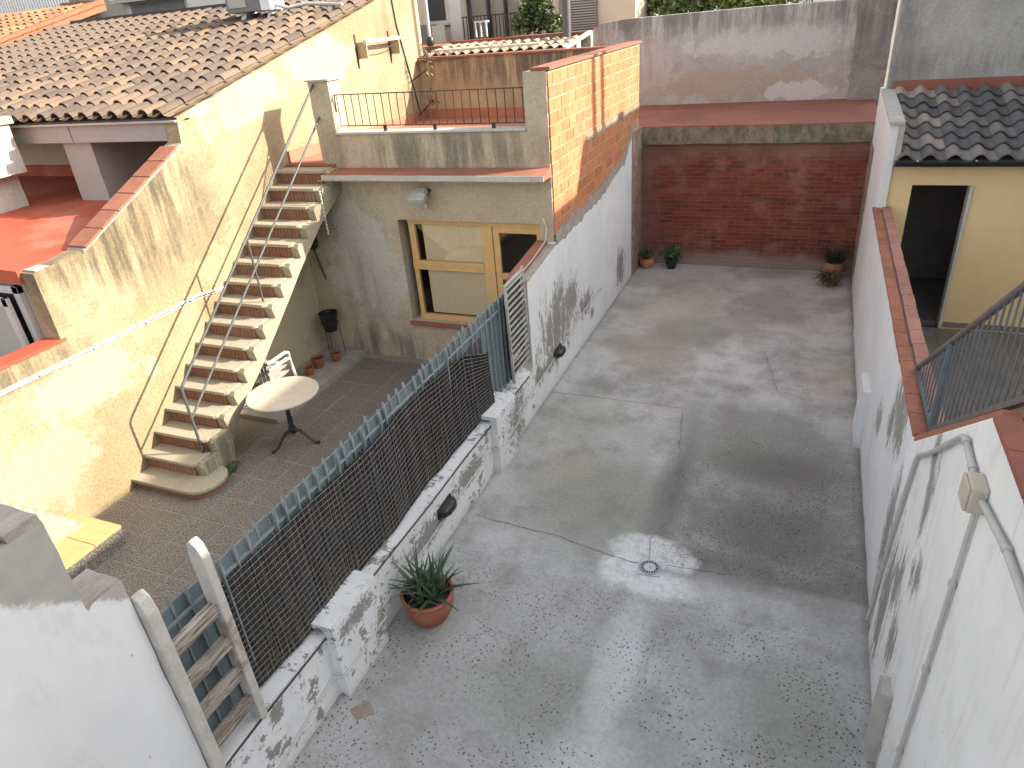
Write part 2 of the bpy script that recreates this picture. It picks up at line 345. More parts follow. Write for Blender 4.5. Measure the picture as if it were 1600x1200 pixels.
def _sw(t, w, n1, n2):
    x, y, z = t.xyz()
    line = t.math('ADD', t.math('SUBTRACT', z, t.math('MULTIPLY', y, -.9)), t.math('MULTIPLY', n2, .16))
    return t.mix(t.ramp(line, 3.60, 3.66), w, t.mix(t.ramp(n1, .4, .65), (.40, .38, .33), (.34, .335, .32)))
M['white_step'] = m_flaked('flaking_limewash_stepped', [], .80, (1, 1.2, 1.0), extra=_sw)
M['plaster_house'] = m_render('house_render', (.44, .365, .265), (.52, .44, .325), [((-4.6, 8.25, 3.1), (1.7, .3, .32), .75), ((-6.7, 8.25, 2.4), (.25, .3, .6), .6), ((-5.7, 8.25, .15), (.9, .3, .3), .7), ((-6.1, 8.25, .9), (.35, .3, .9), .4)], patch=(.52, .475, .40), patches=[((-5.95, 8.25, 1.5), (.62, .3, .85), (.56, .53, .465))])
M['ochre'] = m_render('ochre_render', (.27, .20, .112), (.37, .292, .175), [((-7, 5.45, 2.88), (.3, 1.05, .72), .95), ((-7, 6.1, 3.2), (.3, .35, .45), .6), ((-7, 4.5, 2.62), (.3, .5, .14), .8), ((-7, 3.7, 1.85), (.3, .8, .14), .75), ((-7, 11.5, 4.6), (.3, .3, .5), .35), ((-7, 7.4, 3.9), (.3, .5, .3), .25)], streak_c=(.085, .07, .043), patch=(.40, .34, .235), patches=[((-7, 4.3, 1.45), (.3, .75, .30), (.37, .335, .255)), ((-7, 3.5, .8), (.3, .6, .45), (.36, .32, .235)), ((-7, 5.6, 2.0), (.3, .5, .35), (.33, .235, .13)), ((-7, 4.6, .5), (.3, .35, .5), (.31, .225, .13)), ((-7, 7.6, 3.9), (.3, .9, .35), (.42, .37, .27)), ((-7, 9.6, 4.2), (.3, .9, .3), (.40, .35, .25)), ((-7, 6.3, 2.5), (.3, .5, .3), (.24, .185, .105)), ((-7, 8.4, 3.5), (.3, .5, .3), (.30, .235, .14)), ((-7, 3.9, 2.3), (.3, .4, .3), (.26, .20, .12))], fo=.6, bs=.6)
M['ochre_back'] = m_render('terrace_back_render', (.42, .31, .20), (.50, .38, .25), [((-5.2, 12.3, 3.9), (2.2, .8, .4), .8), ((-4, 12.2, 3.6), (1.2, .8, .6), .6)], streak_c=(.11, .085, .065), patch=(.48, .38, .28))
M['rear_wall'] = m_render('rear_grey_render', (.42, .385, .355), (.53, .495, .47), [((-2, 15.94, 4.35), (4, .5, .38), .7), ((0.8, 15.8, 4), (.6, .6, .8), .6), ((-4, 15.94, 3.7), (.8, .5, .8), .5)], streak_c=(.12, .115, .105), patch=(.52, .44, .37), patches=[((-1.6, 15.94, 3.0), (1.9, .5, .32), (.45, .365, .29)), ((-1.0, 15.94, 3.75), (1.7, .5, .28), (.60, .56, .545)), ((-3.6, 15.94, 3.4), (.7, .5, .5), (.55, .50, .475)), ((-.45, 15.94, 2.83), (.55, .5, .17), (.68, .63, .615))])
M['grey_wall'] = m_render('grey_cement_render', (.30, .30, .29), (.40, .40, .385), [((1.9, 12.85, 3.45), (1.2, .4, .22), .5), ((1.0, 12.85, 4), (.25, .4, 1.2), .5)], streak_c=(.13, .13, .125), patch=(.36, .34, .30))
M['cap_moss'] = m_render('mossy_concrete_cap', (.245, .195, .145), (.32, .26, .20), [((-1, 13.25, 2.45), (3, .3, .3), .8)], streak_c=(.085, .085, .055), patch=(.36, .30, .24), streaks=(1, 1, .5))
M['stair_render'] = m_render('stair_side_render', (.32, .275, .195), (.40, .35, .25), [((-6.1, 5.0, .2), (.4, .9, .35), .8)], streak_c=(.10, .105, .07), patch=(.45, .40, .30), bs=.6)
M['white_block'] = m_render('white_block_render', (.46, .44, .38), (.54, .52, .46), [], patch=(.42, .40, .35))
M['yellow_house'] = plain('yellow_house_paint', (.76, .575, .315), .9, .05, 1.2, bs=.12)
M['red_paint'] = plain('red_waterproof_paint', (.40, .075, .033), .75, .2, 1.6, bs=.25, c2=(.42, .14, .085))
M['red_terrace'] = plain('faded_terrace_paint', (.40, .165, .10), .8, .12, 1.5, bs=.15, c2=(.33, .15, .10))
M['buttress'] = m_render('buttress_render', (.245, .22, .195), (.34, .31, .275), [((.8, 15.8, 4.2), (.8, .8, .7), .7)], streak_c=(.13, .12, .11))
M['red_strip'] = plain('faded_red_roof_paint', (.27, .095, .066), .8, .14, 1.4, bs=.2, c2=(.20, .065, .05))
M['red_dull'] = plain('dull_red_ledge', (.30, .115, .07), .85, .22, 3, bs=.2, c2=(.22, .13, .09))
M['terracotta'] = plain('terracotta', (.33, .125, .07), .75, .18, 10, bs=.2, rnd=.25)
M['terracotta_pink'] = plain('terracotta_pink', (.38, .18, .14), .78, .14, 6, bs=.2, rnd=.22)
M['terracotta_pot'] = plain('terracotta_pot', (.33, .11, .06), .68, .16, 7, bs=.12, c2=(.30, .14, .09))
M['pot_orange'] = plain('pot_orange', (.46, .21, .10), .75, .15, 8, bs=.1)
def _lich(t, k, n1, n2):
    return k
M['brick_orange'] = m_brick('orange_hollow_brick', [(.50, .20, .085), (.39, .145, .062), (.53, .26, .125)], (.52, .33, .19), .3)
def _backwall(t, k, n1, n2):
    x, y, z = t.xyz()
    d = t.math('MULTIPLY', t.ramp(t.math('ADD', z, t.math('MULTIPLY', n2, .5)), .62, .34), .75)
    k = t.mix(d, k, (.34, .275, .235))
    u = t.math('MULTIPLY', t.ramp(t.math('ADD', z, t.math('MULTIPLY', n2, .9)), 2.25, 2.75), .6)
    k = t.mix(u, k, (.27, .16, .115))
    e = t.math('MULTIPLY', t.ramp(t.math('ADD', x, t.math('MULTIPLY', n2, .9)), -2.0, -2.7), .55)
    return t.mix(e, k, (.22, .17, .135))
M['brick_red'] = m_brick('dark_red_brick', [(.25, .055, .034), (.12, .03, .022), (.27, .085, .055)], (.36, .20, .15), .5, lichen=_backwall)
M['mortar_red'] = plain('pinkish_mortar', (.27, .155, .115), .95, .2, 12, bs=.4)
M['mortar_pale'] = plain('pale_mortar', (.46, .34, .225), .95, .15, 10, bs=.4)
M['mortar_grey'] = plain('grey_mortar', (.33, .29, .25), .95, .22, 9, bs=.6, c2=(.26, .22, .19))
M['stone_rough'] = plain('rough_rubble', (.27, .19, .145), .95, .35, 9, bs=1.0, c2=(.40, .33, .28))
M['stair_brick'] = m_brick('stair_riser_brick', [(.26, .125, .08), (.21, .10, .066), (.30, .165, .11)], (.33, .26, .19), .4)
def m_terrazzo(name, a, b, c, sc=70):
    t = NT(name); v = t.noise(sc, 3, .75); n = t.noise(3, 5)
    k = t.mix(t.ramp(v, .40, .62), a, b); k = t.mix(t.ramp(n, .5, .7, 0, .35), k, c)
    return t.done(k, .75, v, .25, .006)
M['tread'] = m_terrazzo('washed_terrazzo_tread', (.31, .275, .205), (.44, .395, .305), (.25, .22, .165))
M['paver'] = m_terrazzo('pebble_paver', (.085, .072, .06), (.31, .265, .22), (.12, .107, .093), 62)
M['paver_joint'] = plain('pale_grout', (.27, .24, .20), .95, .15, 8)
M['kerb'] = plain('patio_kerb_cement', (.33, .31, .275), .92, .2, 4, bs=.3, c2=(.24, .23, .20))
M['yellow_tile'] = plain('yellow_glazed_tile', (.50, .345, .155), .45, .1, 4, bs=.05)
M['roof_old'] = m_tile('old_barrel_tile', [(.095, .066, .052), (.145, .10, .075), (.19, .13, .085)], (.20, .155, .105), .45)
M['roof_channel'] = m_tile('old_channel_tile', [(.20, .145, .092), (.25, .185, .12), (.23, .165, .105)], (.27, .21, .14), .5)
M['roof_orange'] = m_tile('orange_barrel_tile', [(.30, .11, .055), (.34, .15, .075), (.30, .19, .09)], (.33, .21, .12), .4)
M['roof_pale'] = m_tile('pale_barrel_tile', [(.30, .215, .15), (.36, .275, .20), (.28, .18, .13)], (.38, .32, .25), .5)
M['roof_dark'] = m_tile('charcoal_roman_tile', [(.095, .094, .098), (.20, .187, .178), (.33, .275, .24)], (.21, .195, .18), .35, .8)
M['roof_under'] = plain('roof_under', (.14, .09, .06), .95, .25, 5)
M['gutter'] = plain('dark_gutter', (.012, .014, .02), .35, .2, 5, bs=.02)
M['dark_iron'] = plain('dark_painted_iron', (.03, .022, .018), .55, .3, 12, bs=.1, c2=(.10, .045, .022))
M['rail_blue'] = plain('blue_grey_railing_paint', (.095, .115, .135), .5, .2, 6, bs=.08)
M['rail_rust'] = plain('rusty_railing_paint', (.115, .112, .112), .6, .2, 7, bs=.15, c2=(.17, .085, .06))
M['galv'] = plain('galvanised_pipe', (.095, .094, .09), .55, .12, 9, metal=.1, bs=.05)
M['fence'] = plain('blue_grey_fence_metal', (.14, .185, .20), .5, .14, 3, bs=.05, c2=(.175, .215, .225))
M['fence_tip'] = plain('bare_fence_seam', (.24, .275, .285), .45, .15, 10, bs=.05)
M['reed'] = plain('dark_reed', (.060, .056, .053), .9, .35, 14, bs=.3, c2=(.085, .075, .068))
M['wire'] = plain('weathered_wire', (.33, .315, .295), .6, .15, 20)
M['grille'] = plain('pale_grille_paint', (.46, .445, .415), .6, .18, 8, bs=.1, c2=(.3, .27, .24))
M['ladder_white'] = plain('worn_white_wood_paint', (.50, .48, .445), .8, .14, 7, bs=.35, c2=(.30, .25, .21))
M['ladder_wood'] = m_wood('weathered_rung_wood', (.13, .10, .08), (.42, .37, .315), (6, .5, 6))
M['black_plastic'] = plain('black_plastic', (.018, .019, .021), .4, .2, 6, bs=.05)
M['grey_cable'] = plain('dark_cable', (.05, .048, .05), .6, .2, 10)
M['white_cable'] = plain('white_cable', (.50, .50, .48), .55, .1, 10)
M['conduit'] = plain('grey_pvc_conduit', (.44, .435, .42), .5, .1, 7, bs=.05)
M['box_plastic'] = plain('aged_plastic_box', (.46, .42, .33), .55, .1, 6, bs=.05)
M['pine'] = plain('varnished_pine_frame', (.68, .43, .185), .5, .1, 6, bs=.08)
M['blind'] = plain('beige_roller_blind', (.85, .73, .53), .9, .06, 20)
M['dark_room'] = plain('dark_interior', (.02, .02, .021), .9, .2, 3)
M['glass'] = m_glass('window_glass')
M['frosted'] = plain('frosted_pane', (.34, .40, .37), .25, .08, 2, bs=.02)
M['alu'] = plain('grey_aluminium', (.52, .51, .49), .45, .08, 5)
M['white_plastic'] = plain('white_plastic', (.52, .505, .46), .45, .06, 5, bs=.03)
M['white_metal'] = plain('white_metal', (.72, .72, .70), .45, .08, 6)
M['table_top'] = plain('cream_stone_table_top', (.56, .49, .39), .55, .07, 9, bs=.06)
M['soil'] = plain('potting_soil', (.045, .033, .025), .98, .4, 25, bs=.8)
M['aloe'] = m_leaf('aloe_leaf', (.045, .088, .056), (.095, .145, .09))
M['leaf_green'] = m_leaf('leaf_green', (.045, .085, .025), (.095, .15, .045))
M['leaf_dark'] = m_leaf('leaf_dark', (.022, .042, .018), (.045, .075, .03))
M['leaf_light'] = m_leaf('leaf_light', (.12, .17, .04), (.22, .26, .07))
M['leaf_dry'] = m_leaf('leaf_dry', (.19, .14, .085), (.13, .13, .06))
M['bark'] = plain('bark', (.12, .09, .065), .95, .3, 9, bs=.6)
M['wicker'] = plain('brown_wicker', (.11, .075, .05), .9, .3, 20, bs=.4)
M['rust_metal'] = plain('rusted_bracket', (.42, .34, .22), .8, .25, 14, bs=.3)
M['facade_cream'] = plain('far_cream_facade', (.64, .56, .42), .9, .06, 1.0)
M['facade_grey'] = plain('far_grey_facade', (.40, .37, .33), .9, .1, .8)
M['facade_pale'] = plain('far_pale_wall', (.56, .55, .51), .9, .06, .8)
M['shutter_dark'] = plain('dark_shutter', (.045, .05, .055), .7, .1, 4)
M['shutter_grey'] = plain('grey_louvre', (.17, .175, .17), .7, .1, 4)
M['plank_floor'] = plain('grey_plank_floor', (.20, .18, .165), .6, .16, 3, bs=.08, rnd=.2)
M['drain'] = plain('galvanised_drain', (.44, .47, .50), .42, .12, 16, metal=.3, bs=.1)
M['black'] = plain('black_hole', (.012, .012, .013), .9, .2, 5)
M['patch_tile'] = plain('old_floor_patch', (.28, .225, .19), .9, .2, 9, bs=.4)
M['block_side'] = plain('bare_cement_block', (.42, .41, .38), .92, .14, 8, bs=.3)

# ------------------------------------------------------------------ ground and floors
struct('ground', MB().box(-200, 200, -200, 200, -.6, -.30), M['ground'], (0, 0, -.30))
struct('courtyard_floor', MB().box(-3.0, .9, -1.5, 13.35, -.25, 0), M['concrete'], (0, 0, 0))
fl = bpy.data.objects['courtyard_floor']
def crack(pts, w, name):
    mb = MB(); P = []
    for a, b in zip(pts[:-1], pts[1:]):
        n = max(2, int((V3(b)-V3(a)).length/.05))
        P += [V3(a).lerp(V3(b), i/n) for i in range(n)]
    P.append(V3(pts[-1])); ph = R(0, 99)
    L = []; Rr = []
    for i, p in enumerate(P):
        d = (P[min(i+1, len(P)-1)]-P[max(i-1, 0)]).normalized(); s = V3((-d.y, d.x, 0))
        q = p + s*(mnoise.noise(V3((i*.35, ph, 0)))*.035); ww = w*(.35+.9*abs(mnoise.noise(V3((i*.5, ph, 7)))))
        L.append(q+s*ww); Rr.append(q-s*ww)
    for i in range(len(P)-1):
        mb.quad((L[i].x, L[i].y, .0035), (Rr[i].x, Rr[i].y, .0035), (Rr[i+1].x, Rr[i+1].y, .0035), (L[i+1].x, L[i+1].y, .0035))
    return part(name, mb, M['black'], fl)
crack([(-2.85, 5.03, 0), (-1.92, 4.97, 0), (-1.3, 4.85, 0), (-1.07, 4.84, 0)], .0042, 'crack')
crack([(-.84, 4.88, 0), (-.55, 4.9, 0), (-.3, 4.93, 0)], .0035, 'crack')
crack([(-1.0, 4.9, 0), (-1.04, 5.2, 0), (-.96, 5.45, 0)], .003, 'crack')
crack([(-1.17, 7.72, 0), (-1.1, 7.2, 0), (-1.0, 6.6, 0)], .0035, 'crack')
crack([(-.31, 9.64, 0), (-.2, 9.1, 0), (-.07, 8.48, 0)], .0035, 'crack')
def joint(y0, x0, x1):
    return part('slab_joint', MB().box(x0, x1, y0-.006, y0+.006, -.01, .003), M['mortar_grey'], fl)
joint(7.76, -2.95, -1.18)
# patio pavers
pf = struct('patio_floor', MB().box(-7.0, -3.19, .5, 8.25, -.25, -.0045), M['paver_joint'], (-5, 4, 0))
pm = MB().box(-.193, .193, -.193, .193, -.03, 0).mesh('paver', M['paver'], bev=.004, seg=1)
for i in range(10):
    for j in range(20):
        x = -6.8+i*.4; y = .7+j*.4
        if x > -3.3 or y > 8.15 or (x < -6.25 and y > 6.0): continue
        piece('paver', pm, pf, (x, y, R(-.002, .002)), (R(-.004, .004), R(-.004, .004), 0))
part('kerb', MB().gbox(-6.98, -6.24, 6.02, 8.22, -.02, .06, .15, .006), M['kerb'], pf)

# ------------------------------------------------------------------ left low wall with its two piers
lw = thing('low_wall', 'low white limewashed wall with peeling paint below the metal fence', 'wall', (-2.95, 4.4, 0))
part('wall_body', MB().gbox(-3.2, -2.95, 1.58, 7.2, -.05, .655, .10, .009), M['white_low'], lw)
for y0, y1 in ((2.72, 3.30), (5.80, 6.34)):
    part('pier', MB().gbox(-2.952, -2.865, y0, y1, -.03, .72 if y0 < 3 else .74, .09, .007), M['white_low'], lw)
    part('pier_cap', MB().gbox(-3.19, -2.868, y0-.004, y1+.004, .70, .745, .09, .006), M['white_low'], lw)
single('black_cable', MB().tube([(-2.942, 1.6+i*.2, .625+.006*math.sin(i*.8)) for i in range(28)], .008, 6), M['grey_cable'], 'thin dark cable running along the top edge of the low white wall', 'cable', (-2.94, 4.4, .6))
lc = [(-2.938, 1.75, .10), (-2.938, 2.2, .16), (-2.938, 2.66, .24), (-2.852, 2.70, .25), (-2.852, 3.32, .26), (-2.938, 3.36, .26), (-2.938, 4.2, .28), (-2.938, 5.0, .32), (-2.938, 5.74, .34), (-2.852, 5.78, .35), (-2.852, 6.36, .36), (-2.938, 6.40, .36), (-2.938, 7.4, .39), (-2.938, 8.3, .46), (-2.938, 9.2, .56), (-2.938, 10.1, .60), (-2.938, 10.25, .56)]
wc = thing('white_cable', 'thin white cable clipped along the low wall between the two black lamps', 'cable', (-2.94, 5, .3))
part('cable', MB().tube(lc, .009, 6), M['white_cable'], wc)
for i in range(22):
    t = i/21*(len(lc)-1.01); a = V3(lc[int(t)]).lerp(V3(lc[int(t)+1]), t-int(t)); part('clip', MB().box(a.x-.006, a.x+.012, a.y-.008, a.y+.008, a.z-.014, a.z+.014), M['white_cable'], wc)

# ------------------------------------------------------------------ white party wall, brick upper wall
pw = thing('party_wall', 'tall white peeling party wall beside the courtyard under the orange brickwork', 'wall', (-2.95, 10, 0))
part('wall_core', MB().prism([(7.17, .0), (7.17, 1.80), (8.22, 1.93), (8.22, 1.96), (10.4, 2.06), (11.9, 2.28), (12.45, 2.64), (12.45, 0)], 'x', -3.14, -2.953), M['white_party'], pw, bev=.006)
part('rubble_strip', MB().gbox(-3.14, -2.945, 12.44, 13.26, 0, 2.62, .09, .014, 5), M['stone_rough'], pw)
part('wall_end', MB().gbox(-3.2, -2.955, 7.155, 7.24, .6, 1.80, .08, .006), M['block_side'], pw)
part('coping_mortar', MB().prism([(7.15, 1.79), (8.25, 1.925), (8.25, 1.945), (7.15, 1.81)], 'x', -3.12, -2.951), M['mortar_grey'], pw, bev=.004)
part('sloping_coping', MB().prism([(7.13, 1.80), (8.25, 1.935), (8.25, 1.975), (7.13, 1.84)], 'x', -3.22, -3.06), M['red_dull'], pw, bev=.004)
bw = thing('brick_wall', 'sunlit orange hollow brick wall above the white party wall', 'wall', (-2.95, 10.5, 2))
part('mortar_bed', MB().box(-3.12, -2.961, 8.28, 13.0, 1.9, 4.0), M['mortar_pale'], bw)
bm0 = MB().gbox(-.06, .06, -.142, .142, -.066, .066, .07, .0022, 9).mesh('hollow_brick', M['brick_orange'])
def low_line(y):
    pts = [(8.2, 1.97), (10.4, 2.08), (11.9, 2.30), (12.5, 2.68), (13.1, 2.8)]
    for (a, b), (c, d) in zip(pts[:-1], pts[1:]):
        if a <= y <= c: return b+(d-b)*(y-a)/(c-a)
    return 1.97
for r in range(15):
    z = 1.985+r*.1475; off = (r % 2)*.148
    if z > 3.98: continue
    y = 8.27-off+.0
    while y < 13.0:
        ya = max(y, 8.262); yb = min(y+.29, 12.97)
        if yb-ya > .06 and z+.02 > low_line((ya+yb)/2):
            piece('brick', bm0, bw, (-3.0155+R(-.0015, .0015), (ya+yb)/2, z+R(-.003, .003)), (R(-.006, .006), R(-.006, .006), R(-.005, .005)), (1, (yb-ya)/.29, 1))
        y += .296
# ragged cement smear between paint and brick
mb = MB(); ys = [8.24+i*.06 for i in range(74)]; top = []; bot = []
for y in ys:
    l = low_line(y); n = mnoise.noise(V3((y*2.3, 3, 1)))*.10 + mnoise.noise(V3((y*9, 1, 1)))*.04
    top.append((y, l+.05+abs(n)*1.4 + .02)); bot.append((y, l-.05-abs(mnoise.noise(V3((y*4, 9, 2))))*.12))
for i in range(len(ys)-1):
    mb.quad((-2.945, *bot[i]), (-2.945, *bot[i+1]), (-2.945, *top[i+1]), (-2.945, *top[i])); mb.quad((-2.945, *top[i]), (-2.945, *top[i+1]), (-2.975, *top[i+1]), (-2.975, *top[i])); mb.quad((-2.945, *bot[i]), (-2.975, *bot[i]), (-2.975, *bot[i+1]), (-2.945, *bot[i+1]))
part('mortar_smear', mb, M['mortar_grey'], bw)
mb = MB(); ys = [9.7+i*.08 for i in range(42)]
for a, b in zip(ys[:-1], ys[1:]):
    z = lambda y: 3.0-.0*(y-9.7)+.03*mnoise.noise(V3((y*3, 0, 5)))
    h = lambda y: .05+.03*mnoise.noise(V3((y*5, 2, 5)))
    mb.quad((-2.948, a, z(a)-h(a)), (-2.948, b, z(b)-h(b)), (-2.948, b, z(b)+h(b)), (-2.948, a, z(a)+h(a)))
    mb.quad((-2.948, a, z(a)+h(a)), (-2.948, b, z(b)+h(b)), (-2.98, b, z(b)+h(b)), (-2.98, a, z(a)+h(a)))
part('mortar_band', mb, M['stone_rough'], bw)
part('coping', MB().box(-3.17, -2.925, 8.24, 13.02, 4.005, 4.04), M['red_dull'], bw, bev=.004)
part('inner_render', MB().box(-3.15, -3.121, 8.5, 12.1, 2.9, 4.0), M['ochre_back'], bw)

# ------------------------------------------------------------------ rear brick wall, red lean-to roof, rear grey wall
rb = thing('rear_brick_wall', 'dark red brick wall with mossy concrete cap closing the far end of courtyard', 'wall', (-1, 13.3, 0))
part('mortar_bed', MB().box(-3.1, .95, 13.31, 13.5, -.05, 2.3), M['mortar_red'], rb)
part('cap', MB().gbox(-3.1, .93, 13.23, 13.55, 2.29, 2.585, .14, .012), M['cap_moss'], rb)
bm1 = MB().gbox(-.140, .140, -.05, .05, -.032, .032, .09, .0015, 9).mesh('solid_brick', M['brick_red'])
cand = []
for r in range(31):
    z = .045+r*.0735
    if z > 2.27: break
    x = -3.06-(r % 2)*.144
    while x < .92:
        a = max(x, -3.05); b = min(x+.28, .9)
        if b-a > .05: cand.append(((a+b)/2, z, (b-a)/.28))
        x += .288
cand.sort(key=lambda c: abs(c[1]-1.25))
small = MB()
for i, (x, z, s) in enumerate(cand):
    y = 13.3565+R(-.003, .002)
    if i < 300: piece('brick', bm1, rb, (x, y, z), (0, 0, R(-.008, .008)), (s, 1, 1))
    else:
        h = .138*s; small.box(x-h, x+h, y-.05, y+.05, z-.032, z+.032)
part('outer_bricks', small, M['brick_red'], rb, kind='stuff')
lt = single('flat_lean_to_roof', MB().prism([(13.245, 2.45), (13.245, 2.602), (15.94, 2.64), (15.94, 2.45)], 'x', -4.7, .98), M['red_strip'], 'flat faded red roof strip behind the far brick wall', 'roof', (-1, 14.5, 2.6), bev=.01)
rw = thing('rear_wall', 'tall weathered grey rendered wall behind the red roof strip', 'wall', (-2, 16, 2.4))
pts = [(-4.72, 2.4), (-4.70, 4.05), (-4.62, 4.20), (-4.4, 4.30), (-3.9, 4.34), (-1.2, 4.37), (.52, 4.36), (.52, 2.4)]
part('wall_body', MB().prism(pts, 'y', 15.94, 16.2), M['rear_wall'], rw, bev=.02)
part('buttress', MB().gbox(.50, 1.10, 15.72, 16.22, 2.4, 4.75, .15, .012), M['buttress'], rw)
0 and part('bare_patch', MB().prism([(-.95, 2.66), (-.98, 2.82), (-.85, 2.98), (-.4, 3.0), (.02, 3.04), (.10, 2.98), (.06, 2.72), (-.1, 2.66)], 'y', 15.928, 15.95), M['facade_pale'], rw, bev=.008)

# ------------------------------------------------------------------ right boundary wall
gw = thing('boundary_wall', 'white peeling boundary wall on the right stepping up towards the viewer', 'wall', (.95, 5, 0))
part('wall_body', MB().gbox(.87, 1.07, 4.56, 10.62, -.05, 1.858, .16, .008), M['white_right'], gw)
part('stair_wall', MB().prism([(-1.6, -.05), (4.57, -.05), (4.57, 1.86), (3.05, 2.95), (-1.6, 2.95)], 'x', .852, 1.08), M['white_right_near'], gw, bev=.012)
for y0, y1, h in ((7.36, 7.82, .72), (3.44, 3.60, .66)):
    part('pier', MB().gbox(.80 if y0 > 5 else .79, .872, y0, y1, -.03, h, .09, .006), M['white_right'] if y0 > 5 else M['block_side'], gw)
tm = MB().box(-.048, .048, -.139, .139, 0, .035).mesh('coping_tile', M['terracotta'], bev=.006)
tm2 = MB().box(-.052, .052, -.139, .139, 0, .035).mesh('coping_tile_pink', M['terracotta_pink'], bev=.006)
tm3 = MB().box(-.048, .048, -.139, .139, 0, .035).mesh('coping_tile_dull', M['red_strip'], bev=.006)
y = 4.76
while y < 10.6:
    piece('coping_tile', tm, gw, (.893+R(-.003, .003), y, 1.858+R(0, .004)), (0, 0.02, R(-.012, .012)))
    piece('coping_tile', tm2, gw, (1.012+R(-.003, .003), y+.06, 1.866+R(0, .004)), (0, -.02, R(-.012, .012)))
    y += .284
part('coping_joint', MB().box(.87, 1.06, 4.6, 10.66, 1.84, 1.868), M['mortar_grey'], gw)
y = -1.4
while y < 2.95:
    piece('coping_tile', tm3, gw, (.87, y, 2.952), (0, 0, 0), (1.0, 1, 1)); piece('coping_tile', tm3, gw, (.975, y, 2.954), (0, 0, R(-.01, .01)), (1.1, 1, 1)); piece('coping_tile', tm3, gw, (1.085, y, 2.952)); y += .284
part('ledge_strip', MB().prism([(4.62, 1.83), (4.62, 1.875), (3.06, 2.975), (3.02, 2.95)], 'x', .86, 1.07), M['red_dull'], gw, bev=.004)

# guard rail on the sloping wall
gr = thing('stair_railing', 'sloping blue grey iron guard rail with rusty handrail on the right wall', 'railing', (.95, 4.6, 1.9))
XR = .955
part('handrail', MB().tube([(XR, 5.62, 1.905), (XR, 5.4, 2.05), (XR, 1.2, 5.02)], .021, 10), M['rail_rust'], gr, smooth=True)
part('bottom_rail', MB().bar((XR, 4.64, 1.925), (XR, 1.2, 4.36), .04, .03), M['rail_rust'], gr)
part('sill_bar', MB().bar((XR, 5.6, 1.905), (XR, 4.62, 1.925), .035, .03), M['rail_blue'], gr)
y = 5.45
k = 0
while y > 1.4:
    top = 2.05-(y-5.4)*.707-.015; bot = 1.92 if y > 4.64 else 1.925-(y-4.64)*.708+.01
    part('post' if k == 8 else 'baluster', MB().tube([(XR, y, bot), (XR, y, top)], .024 if k == 8 else .0055, 8 if k == 8 else 6), M['rail_blue'], gr); y -= .098; k += 1

# conduits and junction box
cd = thing('electrical_conduit', 'grey plastic conduit with elbow climbing the white right wall to a box', 'conduit', (.83, 4.4, .1))
part('pipe', MB().tube([(.832, 4.62, .12), (.832, 4.55, .6), (.832, 4.42, 1.3), (.832, 4.27, 1.90), (.83, 4.22, 1.97), (.828, 3.9, 2.20), (.828, 3.46, 2.57), (.828, 3.37, 2.64), (.828, 3.30, 2.655), (.828, 3.22, 2.645), (.828, 3.02, 2.635)], .0145, 10), M['conduit'], cd, smooth=True)
part('pipe', MB().tube([(.828, 2.84, 2.64), (.828, 2.45, 2.72), (.828, 1.2, 2.80)], .0145, 10), M['conduit'], cd, smooth=True)
part('drop_pipe', MB().tube([(.834, 2.915, 2.54), (.834, 2.94, 1.4), (.834, 2.99, .02)], .0115, 10), M['conduit'], cd, smooth=True)
for p, q in (((.828, 3.62, 2.435), (0, -.77, .64)), ((.828, 3.30, 2.655), (0, 1, 0)), ((.828, 3.10, 2.64), (0, 1, 0)), ((.828, 2.44, 2.722), (0, 1, -.15)), ((.832, 4.50, .95), (0, -.2, 1)), ((.834, 2.925, 2.1), (0, 0, 1)), ((.834, 2.94, 1.5), (0, 0, 1)), ((.834, 2.965, .8), (0, 0, 1))):
    d = V3(q).normalized()*.014; part('clip', MB().tube([V3(p)-d, V3(p)+d], .0185, 10), M['conduit'], cd, smooth=True)
jb = thing('junction_box', 'square beige plastic junction box on the white right wall', 'junction box', (.80, 2.93, 2.56))
part('housing', MB().box(.782, .852, 2.855, 2.995, 2.56, 2.69), M['box_plastic'], jb, bev=.012)
part('lid', MB().box(.770, .783, 2.86, 2.99, 2.565, 2.685), M['box_plastic'], jb, bev=.006)
for yy in (2.89, 2.96): part('knockout', MB().tube([(.82, yy, 2.562), (.82, yy, 2.554)], .018, 12), M['box_plastic'], jb)
# ------------------------------------------------------------------ barrel tile mesh
def barrel(name, mat, r0, r1, L, th=.012, seg=6, arc=2.75):
    """a tapering half-round clay tile lying along +y, wide end low"""
    mb = MB(); i = 0
    for (y, r) in ((0, r0), (L, r1)):
        for rr in (r, r-th):
            for k in range(seg+1):
                a = math.pi/2-arc/2+arc*k/seg; mb.v.append((rr*math.cos(a), y, rr*math.sin(a)-r0*.25))
    n = seg+1; o0, i0, o1, i1 = 0, n, 2*n, 3*n
    for k in range(seg):
        mb.f += [(o0+k, o0+k+1, o1+k+1, o1+k), (i0+k, i1+k, i1+k+1, i0+k+1), (o0+k, i0+k, i0+k+1, o0+k+1), (o1+k, o1+k+1, i1+k+1, i1+k)]
    mb.f += [(o0, o1, i1, i0), (o0+seg, i0+seg, i1+seg, o1+seg)]
    return mb.mesh(name, mat, smooth=True)
